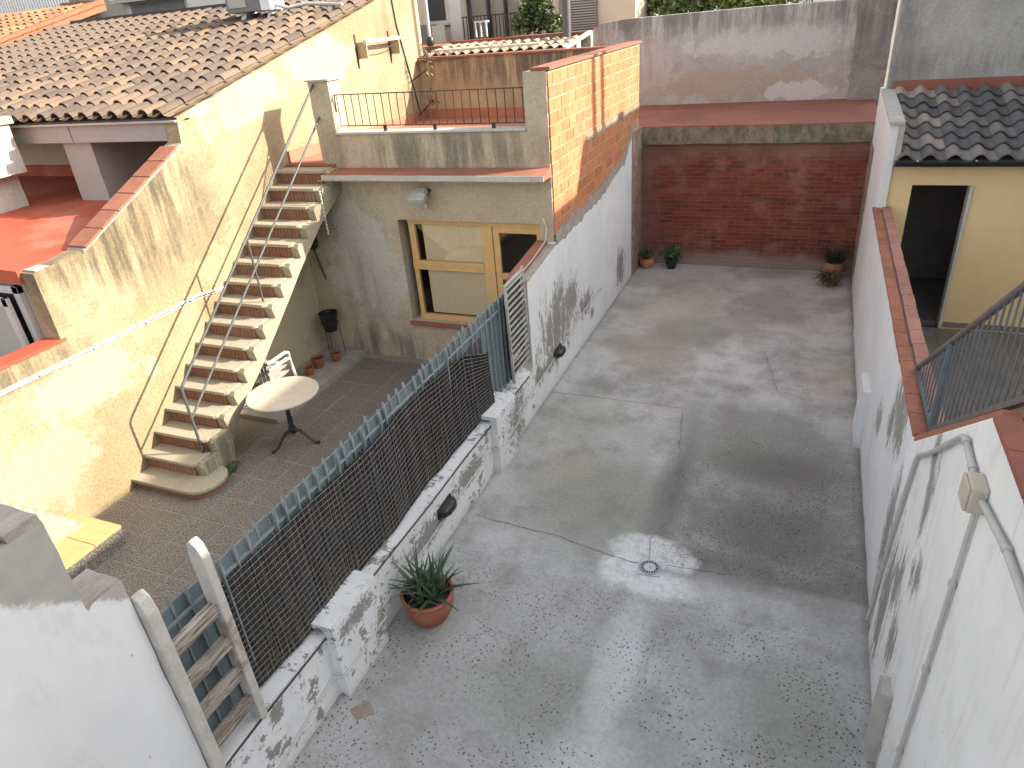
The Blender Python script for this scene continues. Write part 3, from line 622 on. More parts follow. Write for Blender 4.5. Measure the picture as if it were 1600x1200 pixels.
def tile_roof(parent, x0, x1, y0, z0, slope, ylen, pitch, course, mat, keep=300, me=None, rr=.085, cmat=None):
    me = me or barrel('barrel_tile', mat, rr, rr*.82, course*1.22)
    ang = math.atan(slope); cs = math.cos(ang); cand = []
    nx = int((x1-x0)/pitch); ny = int(ylen/(course*cs))
    for j in range(ny+1):
        for i in range(nx+1):
            x = x1-pitch*(i+.5); y = y0+j*course*cs
            if x < x0: continue
            cand.append(((V3((x, y, z0))-V3((0, 0, 4.6))).length, x, y, z0+(y-y0)*slope))
    cand.sort(); rest = MB()
    for k, (d, x, y, z) in enumerate(cand):
        rot = (ang-.035+R(-.012, .012), R(-.03, .03), R(-.02, .02)); loc = V3((x+R(-.008, .008), y+R(-.015, .015), z+.045))
        if k < keep: piece('roof_tile', me, parent, loc, rot)
        else:
            mt = Matrix.Translation(loc) @ Matrix.Rotation(rot[0], 4, 'X'); i0 = len(rest.v)
            rest.v += [tuple(mt @ v.co) for v in me.vertices]; rest.f += [tuple(i0+q for q in p.vertices) for p in me.polygons]
    if rest.v: part('far_roof_tiles', rest, mat, parent, kind='stuff')
    # pan channels between the covers
    ch = MB(); seg = 4
    for i in range(nx+1):
        x = x1-pitch*i
        for j in range(ny+1):
            y = y0+j*course*cs+.03; z = z0+(y-y0)*slope; L = course*1.15
            for k in range(seg):
                a0 = math.pi+math.pi*k/seg; a1 = math.pi+math.pi*(k+1)/seg; r = pitch*.42
                p = lambda a, yy, dz: (x+r*math.cos(a), yy, z+(yy-y)*slope+dz+r*.45*math.sin(a)+.035)
                ch.quad(p(a0, y, .012), p(a1, y, .012), p(a1, y+L, -.004), p(a0, y+L, -.004))
    part('channel_tiles', ch, cmat or mat, parent, kind='stuff')

# ------------------------------------------------------------------ yellow house on the right
yh = thing('yellow_house', 'yellow painted single storey house with dark tiled roof and open doorway', 'house', (2.2, 10.6, .18))
D0, D1, DT, FZ = 1.275, 1.965, 2.19, .2
part('wall', MB().box(1.0, D0, 10.6, 10.78, -.1, 2.52).box(D1, 5.0, 10.6, 10.78, -.1, 2.52).box(D0, D1, 10.6, 10.78, DT, 2.52), M['yellow_house'], yh)
part('party_gable', MB().prism([(10.55, -.05), (10.55, 2.98), (13.3, 3.12), (13.3, -.05)], 'x', .885, 1.0), M['white_right'], yh, bev=.008)
part('gable_cap', MB().prism([(10.5, 2.97), (10.5, 3.01), (12.9, 3.14), (12.9, 3.10)], 'x', .875, 1.055), M['block_side'], yh, bev=.006)
part('verge_block', MB().box(1.0, 1.06, 10.52, 10.62, 2.52, 2.97), M['block_side'], yh)
part('rubble_edge', MB().gbox(.872, .90, 12.5, 13.27, .0, 2.3, .09, .012, 6), M['stone_rough'], yh)
dr = part('door_frame', MB().box(D1-.028, D1+.004, 10.56, 10.74, FZ, DT), M['alu'], yh)
part('interior', MB().box(1.005, D1+1.2, 10.8, 12.7, FZ-.1, FZ).box(D0-.28, D0-.22, 10.79, 12.7, FZ, 2.45).box(D0-.3, 4.5, 12.66, 12.8, FZ, 2.45).box(3.2, 3.3, 10.8, 12.7, FZ, 2.45).box(D0-.3, 4.5, 10.79, 12.8, 2.45, 2.5), M['plank_floor'], yh)
part('skirting', MB().box(D1+.03, 5.0, 10.585, 10.6, FZ, FZ+.075), M['plank_floor'], yh)
S0, SY, SZ = .25, 10.44, 2.53
ang = math.atan(S0)
mb = MB(); seg = 12; W = .29; Lt = .42; th = .022
def sprof(u):      # roman tile profile across its width
    return .066*math.sin(math.pi*u/.62) if u < .62 else -.014*math.sin(math.pi*(u-.62)/.38)
for sgn in (0, 1):
    for yy in (0, Lt):
        for k in range(seg+1): mb.v.append((W*k/seg, yy, sprof(k/seg)-sgn*th))
n = seg+1
for k in range(seg):
    mb.f += [(k, k+1, n+k+1, n+k), (2*n+k, 3*n+k, 3*n+k+1, 2*n+k+1), (k, 2*n+k, 2*n+k+1, k+1), (n+k, n+k+1, 3*n+k+1, 3*n+k)]
mb.f += [(0, n, 3*n, 2*n), (seg, 2*n+seg, 3*n+seg, n+seg)]
sm = mb.mesh('roman_tile', M['roof_dark'], smooth=True)
for j in range(7):
    for i in range(9):
        y = SY+j*.35*math.cos(ang); piece('roof_tile', sm, yh, (1.03+i*.278, y, SZ+(y-SY)*S0+.03), (ang-.105+R(-.008, .008), R(-.012, .012), R(-.008, .008)))
part('roof_deck', MB().prism([(SY+.02, SZ-.05), (SY+.02, SZ-.02), (12.85, SZ+.60-.02), (12.85, SZ+.5)], 'x', 1.02, 3.6), M['roof_under'], yh)
g = MB()
for k in range(8):
    a0 = math.pi+math.pi*k/8; a1 = math.pi+math.pi*(k+1)/8
    for rr in (.065, .058): g.quad((1.0, 10.40+rr*math.cos(a0), 2.53+rr*math.sin(a0)), (3.6, 10.40+rr*math.cos(a0), 2.53+rr*math.sin(a0)), (3.6, 10.40+rr*math.cos(a1), 2.53+rr*math.sin(a1)), (1.0, 10.40+rr*math.cos(a1), 2.53+rr*math.sin(a1)))
g.box(1.0, 3.6, 10.33, 10.345, 2.525, 2.542).box(1.0, 1.004, 10.336, 10.464, 2.465, 2.53)
gt = part('gutter', g, M['gutter'], yh)
for x in (1.25, 1.9, 2.5): part('gutter_clip', MB().box(x, x+.02, 10.34, 10.47, 2.532, 2.54), M['alu'], gt)
part('flashing', MB().box(1.02, 3.6, 12.80, 12.85, 3.04, 3.25), M['red_strip'], yh)
single('cement_wall', MB().gbox(.955, 5.0, 12.86, 13.2, -.05, 5.35, .25, .012, 1.5), M['grey_wall'], 'tall plain grey cement wall rising behind the dark tiled roof', 'wall', (2, 13, 0))
np_ = struct('neighbour_yard', MB().box(1.07, 6.0, -2, 10.6, -.2, .172), M['paver_joint'], (2, 5, .17))
pk = MB().box(-.099, .099, -.598, .598, -.02, 0).mesh('floor_plank', M['plank_floor'], bev=.003, seg=1)
for i in range(14):
    for j in range(6):
        piece('floor_plank', pk, np_, (1.18+i*.2, 9.95-j*1.2+(i % 3)*.0, .182), (0, 0, 0))

# ------------------------------------------------------------------ annex house with roof terrace
ah = thing('annex_house', 'ochre rendered annex with roof terrace and pine framed window and door', 'house', (-5, 8.3, 0))
YH = 8.25; WX0, WXM, DX0, DX1 = -5.30, -3.92, -3.92, -3.155; WZ0, WZ1 = .66, 2.19
part('wall', MB().box(-7.0, WX0, YH, YH+.25, -.1, 2.80).box(DX1, -2.975, YH-.005, YH+.25, -.1, 2.80).box(WX0, DX1, YH, YH+.25, WZ1, 2.80).box(WX0, DX0, YH, YH+.25, -.1, WZ0), M['plaster_house'], ah)
part('ledge', MB().prism([(7.95, 2.80), (7.95, 2.865), (8.24, 2.905), (8.24, 2.80)], 'x', -6.22, -2.96), M['red_dull'], ah, bev=.006)
part('ledge_face', MB().gbox(-6.215, -2.962, 7.938, 7.955, 2.795, 2.862, .1, .004), M['white_block'], ah)
part('drip_cable', MB().tube([(-6.3+i*.25, 7.97, 2.782+.004*math.sin(i*2)) for i in range(14)], .006, 6), M['white_cable'], ah)
part('parapet', MB().gbox(-6.05, -3.27, YH, YH+.16, 2.80, 3.345, .16, .006), M['plaster_house'], ah)
part('parapet_cap', MB().box(-6.05, -3.272, YH-.03, YH+.19, 3.345, 3.372), M['white_block'], ah, bev=.004)
part('post', MB().gbox(-6.37, -6.05, YH, YH+.27, 2.80, 4.02, .16, .006), M['plaster_house'], ah)
part('post_cap', MB().box(-6.40, -6.02, YH-.03, YH+.34, 4.02, 4.045), M['block_side'], ah, bev=.004)
part('post', MB().gbox(-3.27, -2.975, YH, YH+.26, 2.80, 4.0, .16, .006), M['plaster_house'], ah)
part('terrace_floor', MB().box(-7.0, -3.13, YH+.02, 12.7, 2.7, 2.965), M['red_terrace'], ah)
part('skirting', MB().prism([(8.3, 2.95), (12.55, 2.95), (12.5, 3.15), (10.5, 3.10), (8.3, 3.12)], 'x', -7.0, -6.975), M['red_terrace'], ah)
bp = [(-7.0, 12.46), (-3.13, 12.03), (-3.13, 12.18), (-7.0, 12.61)]
part('rear_parapet', MB().prism(bp, 'z', 2.7, 4.0), M['ochre_back'], ah)
part('rear_skirting', MB().prism([(-6.98, 12.44), (-3.15, 12.015), (-3.15, 12.06), (-6.98, 12.48)], 'z', 2.95, 3.14), M['red_terrace'], ah)
part('rear_cap', MB().prism([(-7.0, 12.43), (-3.13, 12.0), (-3.13, 12.21), (-7.0, 12.64)], 'z', 4.0, 4.03), M['red_dull'], ah)
part('window_sill', MB().box(WX0-.02, DX0+.1, YH-.06, YH+.12, .60, .655), M['red_dull'], ah, bev=.005)
# window joinery
FY = YH+.10
wf = part('window', MB().box(WX0+.1, WX0+.17, FY, FY+.06, WZ0+.06, 2.15).box(-4.06, DX0+.02, FY-.01, FY+.06, WZ0-.02, 2.15).box(WX0+.1, DX1, FY-.015, FY+.06, 2.11, WZ1).box(WX0+.1, -4.06, FY-.02, FY+.06, WZ0, WZ0+.08).box(WX0+.1, -4.06, FY-.015, FY+.06, 1.44, 1.56), M['pine'], ah, bev=.005)
part('sash', MB().box(WX0+.17, -4.06, FY-.025, FY+.04, 1.51, 1.575).box(WX0+.17, WX0+.21, FY-.02, FY+.04, 1.57, 2.11), M['pine'], wf, bev=.004)
for z0, z1 in ((.74, 1.44), (1.575, 2.11)):
    part('pane', MB().box(WX0+.17, -4.06, FY+.025, FY+.029, z0, z1), M['glass'], wf)
    part('blind', MB().box(WX0+.30, -4.075, FY+.045, FY+.049, z0+(.02 if z0 < 1 else -.1), z1+.05), M['blind'], wf)
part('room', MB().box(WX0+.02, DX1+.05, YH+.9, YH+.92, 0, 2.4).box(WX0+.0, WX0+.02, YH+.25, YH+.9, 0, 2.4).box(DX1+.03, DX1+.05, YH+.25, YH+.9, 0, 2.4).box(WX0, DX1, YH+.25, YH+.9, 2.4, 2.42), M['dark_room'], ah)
df = part('door', MB().box(DX0+.03, DX0+.12, FY, FY+.05, 0.02, 2.11).box(DX1-.10, DX1-.01, FY, FY+.05, 0.02, 2.11).box(DX0+.12, DX1-.10, FY, FY+.05, 2.02, 2.11).box(DX0+.12, DX1-.10, FY, FY+.05, 1.36, 1.45).box(DX0+.12, DX1-.10, FY, FY+.05, .02, .85), M['pine'], ah, bev=.004)
for z0, z1 in ((.85, 1.36), (1.45, 2.02)): part('pane', MB().box(DX0+.12, DX1-.10, FY+.02, FY+.024, z0, z1), M['glass'], df)
# terrace balustrade
tb = thing('terrace_railing', 'thin dark iron railing along the front of the roof terrace', 'railing', (-4.6, 8.3, 3.37))
YR = YH+.06
part('top_rail', MB().bar((-6.03, YR, 3.84), (-3.26, YR, 3.825), .022, .012), M['dark_iron'], tb)
part('bottom_rail', MB().bar((-6.03, YR, 3.445), (-3.26, YR, 3.43), .022, .012), M['dark_iron'], tb)
for i in range(24): x = -5.99+i*.1165; part('baluster', MB().tube([(x, YR, 3.44), (x, YR, 3.835)], .0062, 6), M['dark_iron'], tb)
for x in (-5.3, -4.55, -3.72): part('foot', MB().box(x-.02, x+.02, YR-.015, YR+.015, 3.372, 3.44), M['dark_iron'], tb)
part('side_bar', MB().bar((-6.02, YR, 3.845), (-6.045, YR+.02, 3.62), .014, .014), M['dark_iron'], tb)

# floodlight under the ledge
fd = thing('floodlight', 'grey floodlight tilted down under the red ledge above the window', 'floodlight', (-4.83, 8.1, 2.55))
ax, ay, az = V3((1, 0, 0)), V3((0, .83, .56)), V3((0, -.56, .83))
part('housing', MB().obox((-4.82, 8.10, 2.56), ax, ay, az, .125, .09, .035), M['alu'], fd, bev=.012)
part('heat_sink', MB().obox((-4.80, 8.13, 2.61), ax, ay, az, .085, .05, .03), M['alu'], fd, bev=.006)
part('lens', MB().obox((-4.82, 8.085, 2.522), ax, ay, az, .105, .07, .004), M['frosted'], fd)
part('bracket', MB().bar((-4.70, 8.12, 2.57), (-4.72, 8.25, 2.62), .03, .012).bar((-4.94, 8.12, 2.57), (-4.92, 8.25, 2.62), .03, .012), M['dark_iron'], fd)
part('sensor', MB().lathe([(.018, 0), (.028, -.02), (.03, -.05), (.02, -.075), (.004, -.082)], (-4.76, 8.17, 2.45), 12), M['white_plastic'], fd, smooth=True)
cw = thing('wall_cable', 'thin white cable dropping down the annex wall beside the stairs', 'cable', (-6.4, 8.24, 2.7))
part('cable', MB().tube([(-6.32, 8.235, 2.78), (-6.36, 8.235, 2.30), (-6.38, 8.235, 2.05), (-6.62, 8.235, 2.04)], .007, 6), M['white_cable'], cw)
part('cable', MB().tube([(-6.42, 8.235, 2.78), (-6.45, 8.235, 2.32), (-6.46, 8.235, 2.12)], .006, 6), M['wire'], cw)

single('coping_wire', MB().tube([(-3.1, 8.2, 2.28), (-3.05, 8.2, 2.16), (-3.04, 8.1, 2.02), (-3.04, 7.6, 1.93), (-3.05, 7.16, 1.88)], .007, 6), M['white_cable'], 'short white wire running down the sloping coping beside the pine door', 'cable', (-3.05, 7.8, 2))
part('handle', MB().tube([(DX0+.07, FY-.03, 1.05), (DX0+.07, FY-.03, 1.17)], .01, 8).bar((DX0+.07, FY-.03, 1.06), (DX0+.07, FY+.01, 1.06), .01, .01), M['alu'], df)
# ------------------------------------------------------------------ left ochre wall (gable) and the house it belongs to
lh = thing('gabled_house', 'old house with sunlit ochre gable wall and brown barrel tiled roof', 'house', (-8, 8, 0))
XW = -7.0
gy = lambda y: 3.80+.24*(y-6.47)
poly = [(1.0, -.05), (12.62, -.05), (12.62, gy(12.62)), (9.6, gy(9.6)+.01), (6.50, gy(6.5)), (6.47, 3.55), (4.82, 2.77), (4.2, 2.71), (4.2, 1.97), (1.0, 1.97)]
part('gable_wall', MB().prism(poly, 'x', XW-.22, XW), M['ochre'], lh)
# thin red tiles capping the sloping parapet
c0, c1 = V3((-7.1, 4.80, 2.78)), V3((-7.1, 6.45, 3.56)); d = (c1-c0).normalized(); up = V3((1, 0, 0)).cross(d)
ct = MB().box(-.135, .135, -.138, .138, 0, .025).mesh('parapet_tile', M['terracotta'], bev=.005)
for i in range(6):
    p = c0+d*(.15+i*.29); piece('parapet_tile', ct, lh, p, (math.atan2(d.z, d.y)+R(-.01, .02), R(-.015, .015), R(-.02, .02)))
part('parapet_slope_bed', MB().prism([(4.78, 2.74), (6.46, 3.53), (6.46, 3.56), (4.78, 2.775)], 'x', -7.23, -6.985), M['mortar_grey'], lh)
part('sill_coping', MB().box(-7.24, -6.985, 1.0, 4.25, 1.97, 2.0), M['red_paint'], lh, bev=.004)
# sunken side with window facing the viewer
part('recess_wall', MB().box(-12, -7.02, 4.24, 4.4, 1.2, 2.73), M['facade_grey'], lh)
part('recess_floor', MB().box(-12, -7.22, 1.0, 4.24, 1.0, 1.2), M['red_dull'], lh)
wn_ = part('window', MB().box(-9.2, -9.1, 4.18, 4.24, 1.6, 2.56).box(-7.42, -7.33, 4.18, 4.24, 1.6, 2.56).box(-9.2, -7.33, 4.18, 4.24, 2.48, 2.56).box(-8.3, -8.22, 4.18, 4.24, 1.6, 2.5), M['alu'], lh, bev=.004)
part('casement', MB().box(-8.1, -7.45, 4.10, 4.14, 2.36, 2.45).box(-7.53, -7.44, 4.10, 4.14, 1.6, 2.45), M['alu'], wn_, bev=.004)
part('pane', MB().box(-8.1, -7.52, 4.115, 4.12, 1.6, 2.37), M['frosted'], wn_)
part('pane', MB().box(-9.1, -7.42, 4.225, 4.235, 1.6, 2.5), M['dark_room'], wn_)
part('terrace_floor', MB().prism([(4.18, 2.66), (4.18, 2.735), (8.2, 2.86), (8.2, 2.66)], 'x', -14.5, -7.2), M['red_paint'], lh)
part('terrace_edge', MB().gbox(-12, -7.2, 4.17, 4.235, 2.60, 2.735, .12, .008), M['red_paint'], lh)
part('porch_wall', MB().box(-16, -7.2, 7.9, 8.1, 2.6, 4.2), M['plaster_house'], lh)
part('porch_skirting', MB().box(-15.9, -7.2, 7.86, 7.9, 2.84, 3.02), M['red_paint'], lh)
part('porch_pillar', MB().gbox(-9.25, -8.72, 6.6, 7.95, 2.75, 3.62, .2, .008), M['facade_grey'], lh)
part('fascia', MB().box(-16, -8.93, 6.52, 6.66, 3.575, 3.79).box(-8.91, -7.205, 6.52, 6.66, 3.575, 3.79), M['facade_grey'], lh, bev=.004)
part('eave_strip', MB().box(-16, -7.0, 6.46, 6.70, 3.79, 3.815), M['white_block'], lh, bev=.004)
part('roof_deck', MB().prism([(6.50, 3.80), (6.50, 3.835), (11.9, 3.835+5.4*.24), (11.9, 3.70+5.4*.24)], 'x', -16.2, -7.04), M['roof_under'], lh)
tile_roof(lh, -15.2, -7.05, 6.42, 3.85, .24, 5.05, .257, .375, M['roof_old'], cmat=M['roof_channel'])
part('ridge_board', MB().box(-14.6, -7.22, 11.55, 11.72, 4.9, 5.20), M['dark_iron'], lh)
vm = MB()
for i in range(46):
    y0 = 6.5+i*.13; y1 = y0+.13
    za = gy(y0)+.03+.02*mnoise.noise(V3((y0*3, 1, 1))); zb = gy(y1)+.03+.02*mnoise.noise(V3((y1*3, 1, 1)))
    vm.quad((-7.19, y0, za+.03), (-7.19, y1, zb+.03), (-6.995, y1, zb), (-6.995, y0, za)); vm.quad((-6.995, y0, za), (-6.995, y1, zb), (-6.995, y1, zb-.06), (-6.995, y0, za-.06))
part('verge_mortar', vm, M['ochre'], lh)
part('corner_strip', MB().box(-7.23, -6.99, 12.55, 12.66, 2.7, 5.6), M['facade_cream'], lh)
wb = thing('parapet_pier', 'short whitewashed pier with stone cap at the edge of the red terrace', 'pier', (-9.9, 5.9, 2.8))
part('pier_body', MB().gbox(-10.5, -9.72, 5.6, 6.3, 3.25, 3.86, .15, .01), M['white_block'], wb)
part('pier_cap', MB().gbox(-10.55, -9.68, 5.55, 6.35, 3.86, 3.95, .15, .01), M['mortar_grey'], wb)
part('pier_base', MB().gbox(-10.6, -9.95, 5.75, 6.3, 2.75, 3.25, .15, .01), M['white_block'], wb)
# conduit on the ochre wall
oc = thing('wall_conduit', 'long white conduit running across the sunlit ochre wall', 'conduit', (-6.98, 5, 1.78))
pp = [(-6.985, 2.4, 1.77), (-6.985, 3.5, 1.775), (-6.985, 4.6, 1.775), (-6.985, 5.6, 1.785), (-6.985, 6.0, 1.79), (-6.985, 6.25, 1.76), (-6.985, 6.45, 1.74)]
part('pipe', MB().tube(pp, .017, 8), M['white_cable'], oc, smooth=True)
part('pipe', MB().tube([(-6.99, p[1], p[2]-.035+.01*math.sin(p[1]*4)) for p in pp], .007, 6), M['white_cable'], oc)
for y in (3.3, 3.85, 4.5, 5.2, 5.9): part('clip', MB().box(-7.0, -6.964, y-.012, y+.012, 1.755, 1.80), M['white_cable'], oc)
# lamp brackets high on the gable wall
lb = thing('bar_on_brackets', 'pale bar carried by two flat brackets high on the ochre wall', 'bracket', (-6.9, 11, 4.4))
for y in (10.52, 11.55):
    part('bracket', MB().box(-7.0, -6.82, y-.012, y+.012, 4.16, 4.40), M['rust_metal'], lb, bev=.003); part('strap', MB().box(-7.0, -6.985, y-.06, y-.035, 4.02, 4.52), M['dark_iron'], lb)
part('bar', MB().tube([(-6.83, 10.5, 4.40), (-6.83, 11.6, 4.40)], .032, 10), M['facade_pale'], lb, smooth=True)
part('cord', MB().tube([(-6.84, 10.5+i*.11, 4.33-.05*math.sin(math.pi*i/10)) for i in range(11)], .008, 6), M['grey_cable'], lb)
wcb = single('black_wall_cable', MB().tube([(-6.985, 11.75, 5.2), (-6.985, 11.82, 4.6), (-6.985, 12.0, 4.0), (-6.985, 12.15, 3.5), (-6.985, 12.28, 3.0)], .012, 6), M['grey_cable'], 'black cable hanging down the ochre wall beside the terrace', 'cable', (-6.98, 12, 4))
# dried climbing plant on two brackets
vn = thing('dried_vine', 'dried hanging vine tied to two short brackets at the terrace corner', 'vine', (-6.7, 12.2, 3.4))
stem = [(-6.62+.02*math.sin(i*1.1), 12.1, 4.15-i*.075) for i in range(12)]
part('stem', MB().tube(stem, .011, 6), M['leaf_dry'], vn)
part('bracket', MB().bar((-6.99, 12.15, 3.68), (-6.62, 12.1, 3.86), .02, .02), M['dark_iron'], vn); part('bracket', MB().bar((-6.99, 12.2, 3.06), (-6.60, 12.1, 3.32), .02, .02), M['dark_iron'], vn)
lf = MB()
for i in range(170):
    p = V3(random.choice(stem)) if i < 70 else (V3((-6.62, 12.1, 4.08)) if i < 120 else V3((-6.58, 12.1, 3.30)))
    p = p+V3((R(-.07, .07), R(-.07, .07), R(-.1, .1))); a = V3((R(-1, 1), R(-1, 1), R(-1, 1))).normalized(); b = a.cross(V3((R(-1, 1), R(-1, 1), 1))).normalized()
    lf.quad(p, p+a*.04+b*.012, p+a*.07, p+a*.04-b*.012)
part('leaves', lf, M['leaf_dry'], vn, kind='stuff')
# ------------------------------------------------------------------ outside stair
st = thing('outside_staircase', 'steep masonry staircase with brick risers climbing the ochre wall', 'staircase', (-6.6, 5, 0))
NS = 16; ty = lambda i: 4.32+.2427*(i-1); tz = lambda i: .128+.1862*(i-1); XS = -6.12; XT = -6.215
top = [(4.66, -.05)]
for i in range(2, NS+1): top += [(ty(i)+.075, tz(i-1)-.014), (ty(i)+.05, tz(i)-.06), (ty(i)+.085, tz(i)-.014)]
top += [(8.30, tz(16)-.012), (8.30, 2.64)]
sof = [(7.6, 2.27), (7.0, 1.83), (6.69, 1.57), (6.24, 1.21), (5.9, .94), (5.6, .73), (5.36, .565), (5.22, .43), (5.14, .29), (5.11, .12), (5.11, -.05)]
part('flight', MB().prism(top+sof, 'x', -7.0, XS), M['stair_render'], st)
base = [(4.36, 0)]
for i in range(1, NS+1):
    y, z = ty(i), tz(i); zb = (tz(i-1) if i > 1 else 0.0)
    if i == 1:
        P = [(-7.0, y), (-6.2, y-.005)] + [(-6.12+.24*math.sin(a), y+.27-.275*math.cos(a)) for a in [k*math.pi/12 for k in range(1, 11)]] + [(-6.14, y+.56), (-7.0, y+.30)]
        part('tread', MB().prism(P, 'z', z-.042, z), M['tread'], st, bev=.008)
        Q = [(-7.0, y+.035), (-6.2, y+.03)] + [(-6.12+.205*math.sin(a), y+.27-.24*math.cos(a)) for a in [k*math.pi/12 for k in range(1, 11)]] + [(-6.14, y+.5), (-7.0, y+.30)]
        part('riser', MB().prism(Q, 'z', -.02, z-.042), M['stair_brick'], st)
    else:
        e = R(-.012, .012)
        part('tread', MB().prism([(-7.0, y), (XT-.01+e, y+R(-.004, .004)), (XT+.02+e, y+.03), (XT+.02+e, y+.275), (-7.0, y+.275)], 'z', z-.04, z), M['tread'], st, bev=.007)
        mb = MB(); x = -6.995
        while x < XT-.03:
            w = .058; mb.box(x, min(x+w-.007, XT+.005), y+.034+R(0, .004), y+.06, zb-.004, z-.042); x += w
        part('riser', mb, M['stair_brick'], st)
part('landing', MB().box(-7.0, -6.16, 8.2, 8.30, 2.70, 2.955), M['red_dull'], st)
part('twisted_edge', MB().tube([(-6.115+.006*math.cos(i*1.9), 7.72+.006*math.sin(i*1.9), 2.70-i*.018) for i in range(34)], .013, 6), M['white_block'], st)
part('under_stair_render', MB().prism([(8.24, 0), (8.24, 2.68)]+[(a, b-.03) for a, b in sof[:-2]]+[(5.2, 0)], 'x', -7.0, -6.992), M['plaster_house'], st)
hr = thing('stair_handrail', 'galvanised tube handrail with two rails on the outside staircase', 'handrail', (-6.28, 5, .3))
XH = -6.28
part('top_rail', MB().tube([(XH, 4.81, .29), (XH, 4.81, 1.12), (XH, 4.815, 1.17), (XH, 4.85, 1.22), (XH, 8.25, 3.985)], .0165, 10), M['galv'], hr, smooth=True)
part('lower_rail', MB().tube([(XH, 4.815, .79), (XH, 8.25, 3.575)], .0145, 10), M['galv'], hr, smooth=True)
part('post', MB().tube([(XH, 6.37, 1.61), (XH, 6.37, 2.45)], .0135, 10), M['galv'], hr, smooth=True)
# tiled platform and steps at the left edge
pl = thing('tiled_platform', 'low platform topped with yellow glazed tiles at the foot of white steps', 'platform', (-6.6, 3.2, 0))
part('base', MB().gbox(-7.0, -6.245, 2.2, 3.545, -.02, .215, .12, .006), M['paver'], pl)
for i, (x0, x1) in enumerate(((-7.0, -6.62), (-6.613, -6.235))):
    for j, (y0, y1) in enumerate(((3.24, 3.555), (2.86, 3.233), (2.48, 2.853), (2.2, 2.473))): part('tile', MB().box(x0, x1, y0, y1, .2, .232+.001*((i+j) % 2)), M['yellow_tile'], pl, bev=.003)
ws = thing('white_steps', 'narrow white stepped block against the ochre wall on the yellow tiles', 'steps', (-6.8, 2.8, .2))
for i in range(12):
    y = 3.46-i*.078; part('step', MB().box(-7.0, -6.66, y-.078, y+.006, .2, .232+.1*(i+.15)), M['tread'], ws, bev=.004)

# ------------------------------------------------------------------ patio furniture
tb2 = thing('bistro_table', 'round cream stone topped bistro table on black cast iron pedestal', 'table', (-5.69, 5.69, 0))
part('table_top', MB().lathe([(.0, .69), (.37, .69), (.425, .705), (.44, .72), (.435, .735), (.0, .738)], (-5.69, 5.69, 0), 40, (False, False)), M['table_top'], tb2, smooth=True)
part('pedestal', MB().lathe([(.10, .69), (.03, .665), (.022, .6), (.026, .45), (.035, .32), (.028, .27), (.045, .24), (.045, .17), (.02, .14)], (-5.69, 5.69, 0), 14), M['black_plastic'], tb2, smooth=True)
for a in (-1.95, .2, 2.25):
    c, s = math.cos(a), math.sin(a)
    part('leg', MB().tube([(-5.69+c*r, 5.69+s*r, z) for r, z in ((.02, .2), (.1, .19), (.18, .12), (.24, .05), (.29, .022), (.33, .025))], [.022, .022, .019, .017, .017, .021], 8), M['black_plastic'], tb2, smooth=True)
def clay_pot(name, label, x, y, z0, r, h, mat, group=None):
    t = thing(name, label, 'pot', (x, y, z0), group)
    part('pot_body', MB().lathe([(r*.62, 0), (r*.9, h*.78), (r*.86, h*.78), (r*.6, h*.1)], (x, y, z0), 20, (True, True)), mat, t, smooth=True)
    part('rim', MB().lathe([(r*.88, h*.74), (r, h*.74), (r*1.02, h), (r*.9, h), (r*.86, h*.76)], (x, y, z0), 20, (False, False)), mat, t, smooth=True)
    part('soil', MB().lathe([(.001, h*.79), (r*.87, h*.79)], (x, y, z0), 16, (False, False)), M['soil'], t)
    return t
clay_pot('clay_pot', 'smallest empty terracotta pot nearest the round table', -6.63, 7.27, .06, .075, .13, M['terracotta_pot'])
clay_pot('clay_pot', 'largest of the three terracotta pots on the patio kerb', -6.64, 7.52, .06, .105, .17, M['terracotta_pot'])
clay_pot('clay_pot', 'terracotta pot standing right in front of the black planter', -6.50, 7.78, .06, .082, .15, M['terracotta_pot'])
bpn = thing('black_planter', 'black bucket planter on a thin wire stand in the patio corner', 'planter', (-6.68, 8.02, .06))
part('bucket', MB().lathe([(.095, .40), (.145, .68), (.150, .70), (.138, .70), (.125, .63)], (-6.68, 8.02, .06), 22), M['black_plastic'], bpn, smooth=True)
part('stand_ring', MB().tube([(-6.68+.125*math.cos(a), 8.02+.125*math.sin(a), .60) for a in [k*math.pi/8 for k in range(17)]], .006, 6), M['dark_iron'], bpn)
for a in (.5, 2.6, 4.7): part('leg', MB().tube([(-6.68+.125*math.cos(a), 8.02+.125*math.sin(a), .60), (-6.68+.15*math.cos(a), 8.02+.15*math.sin(a), .06)], .006, 6), M['dark_iron'], bpn)
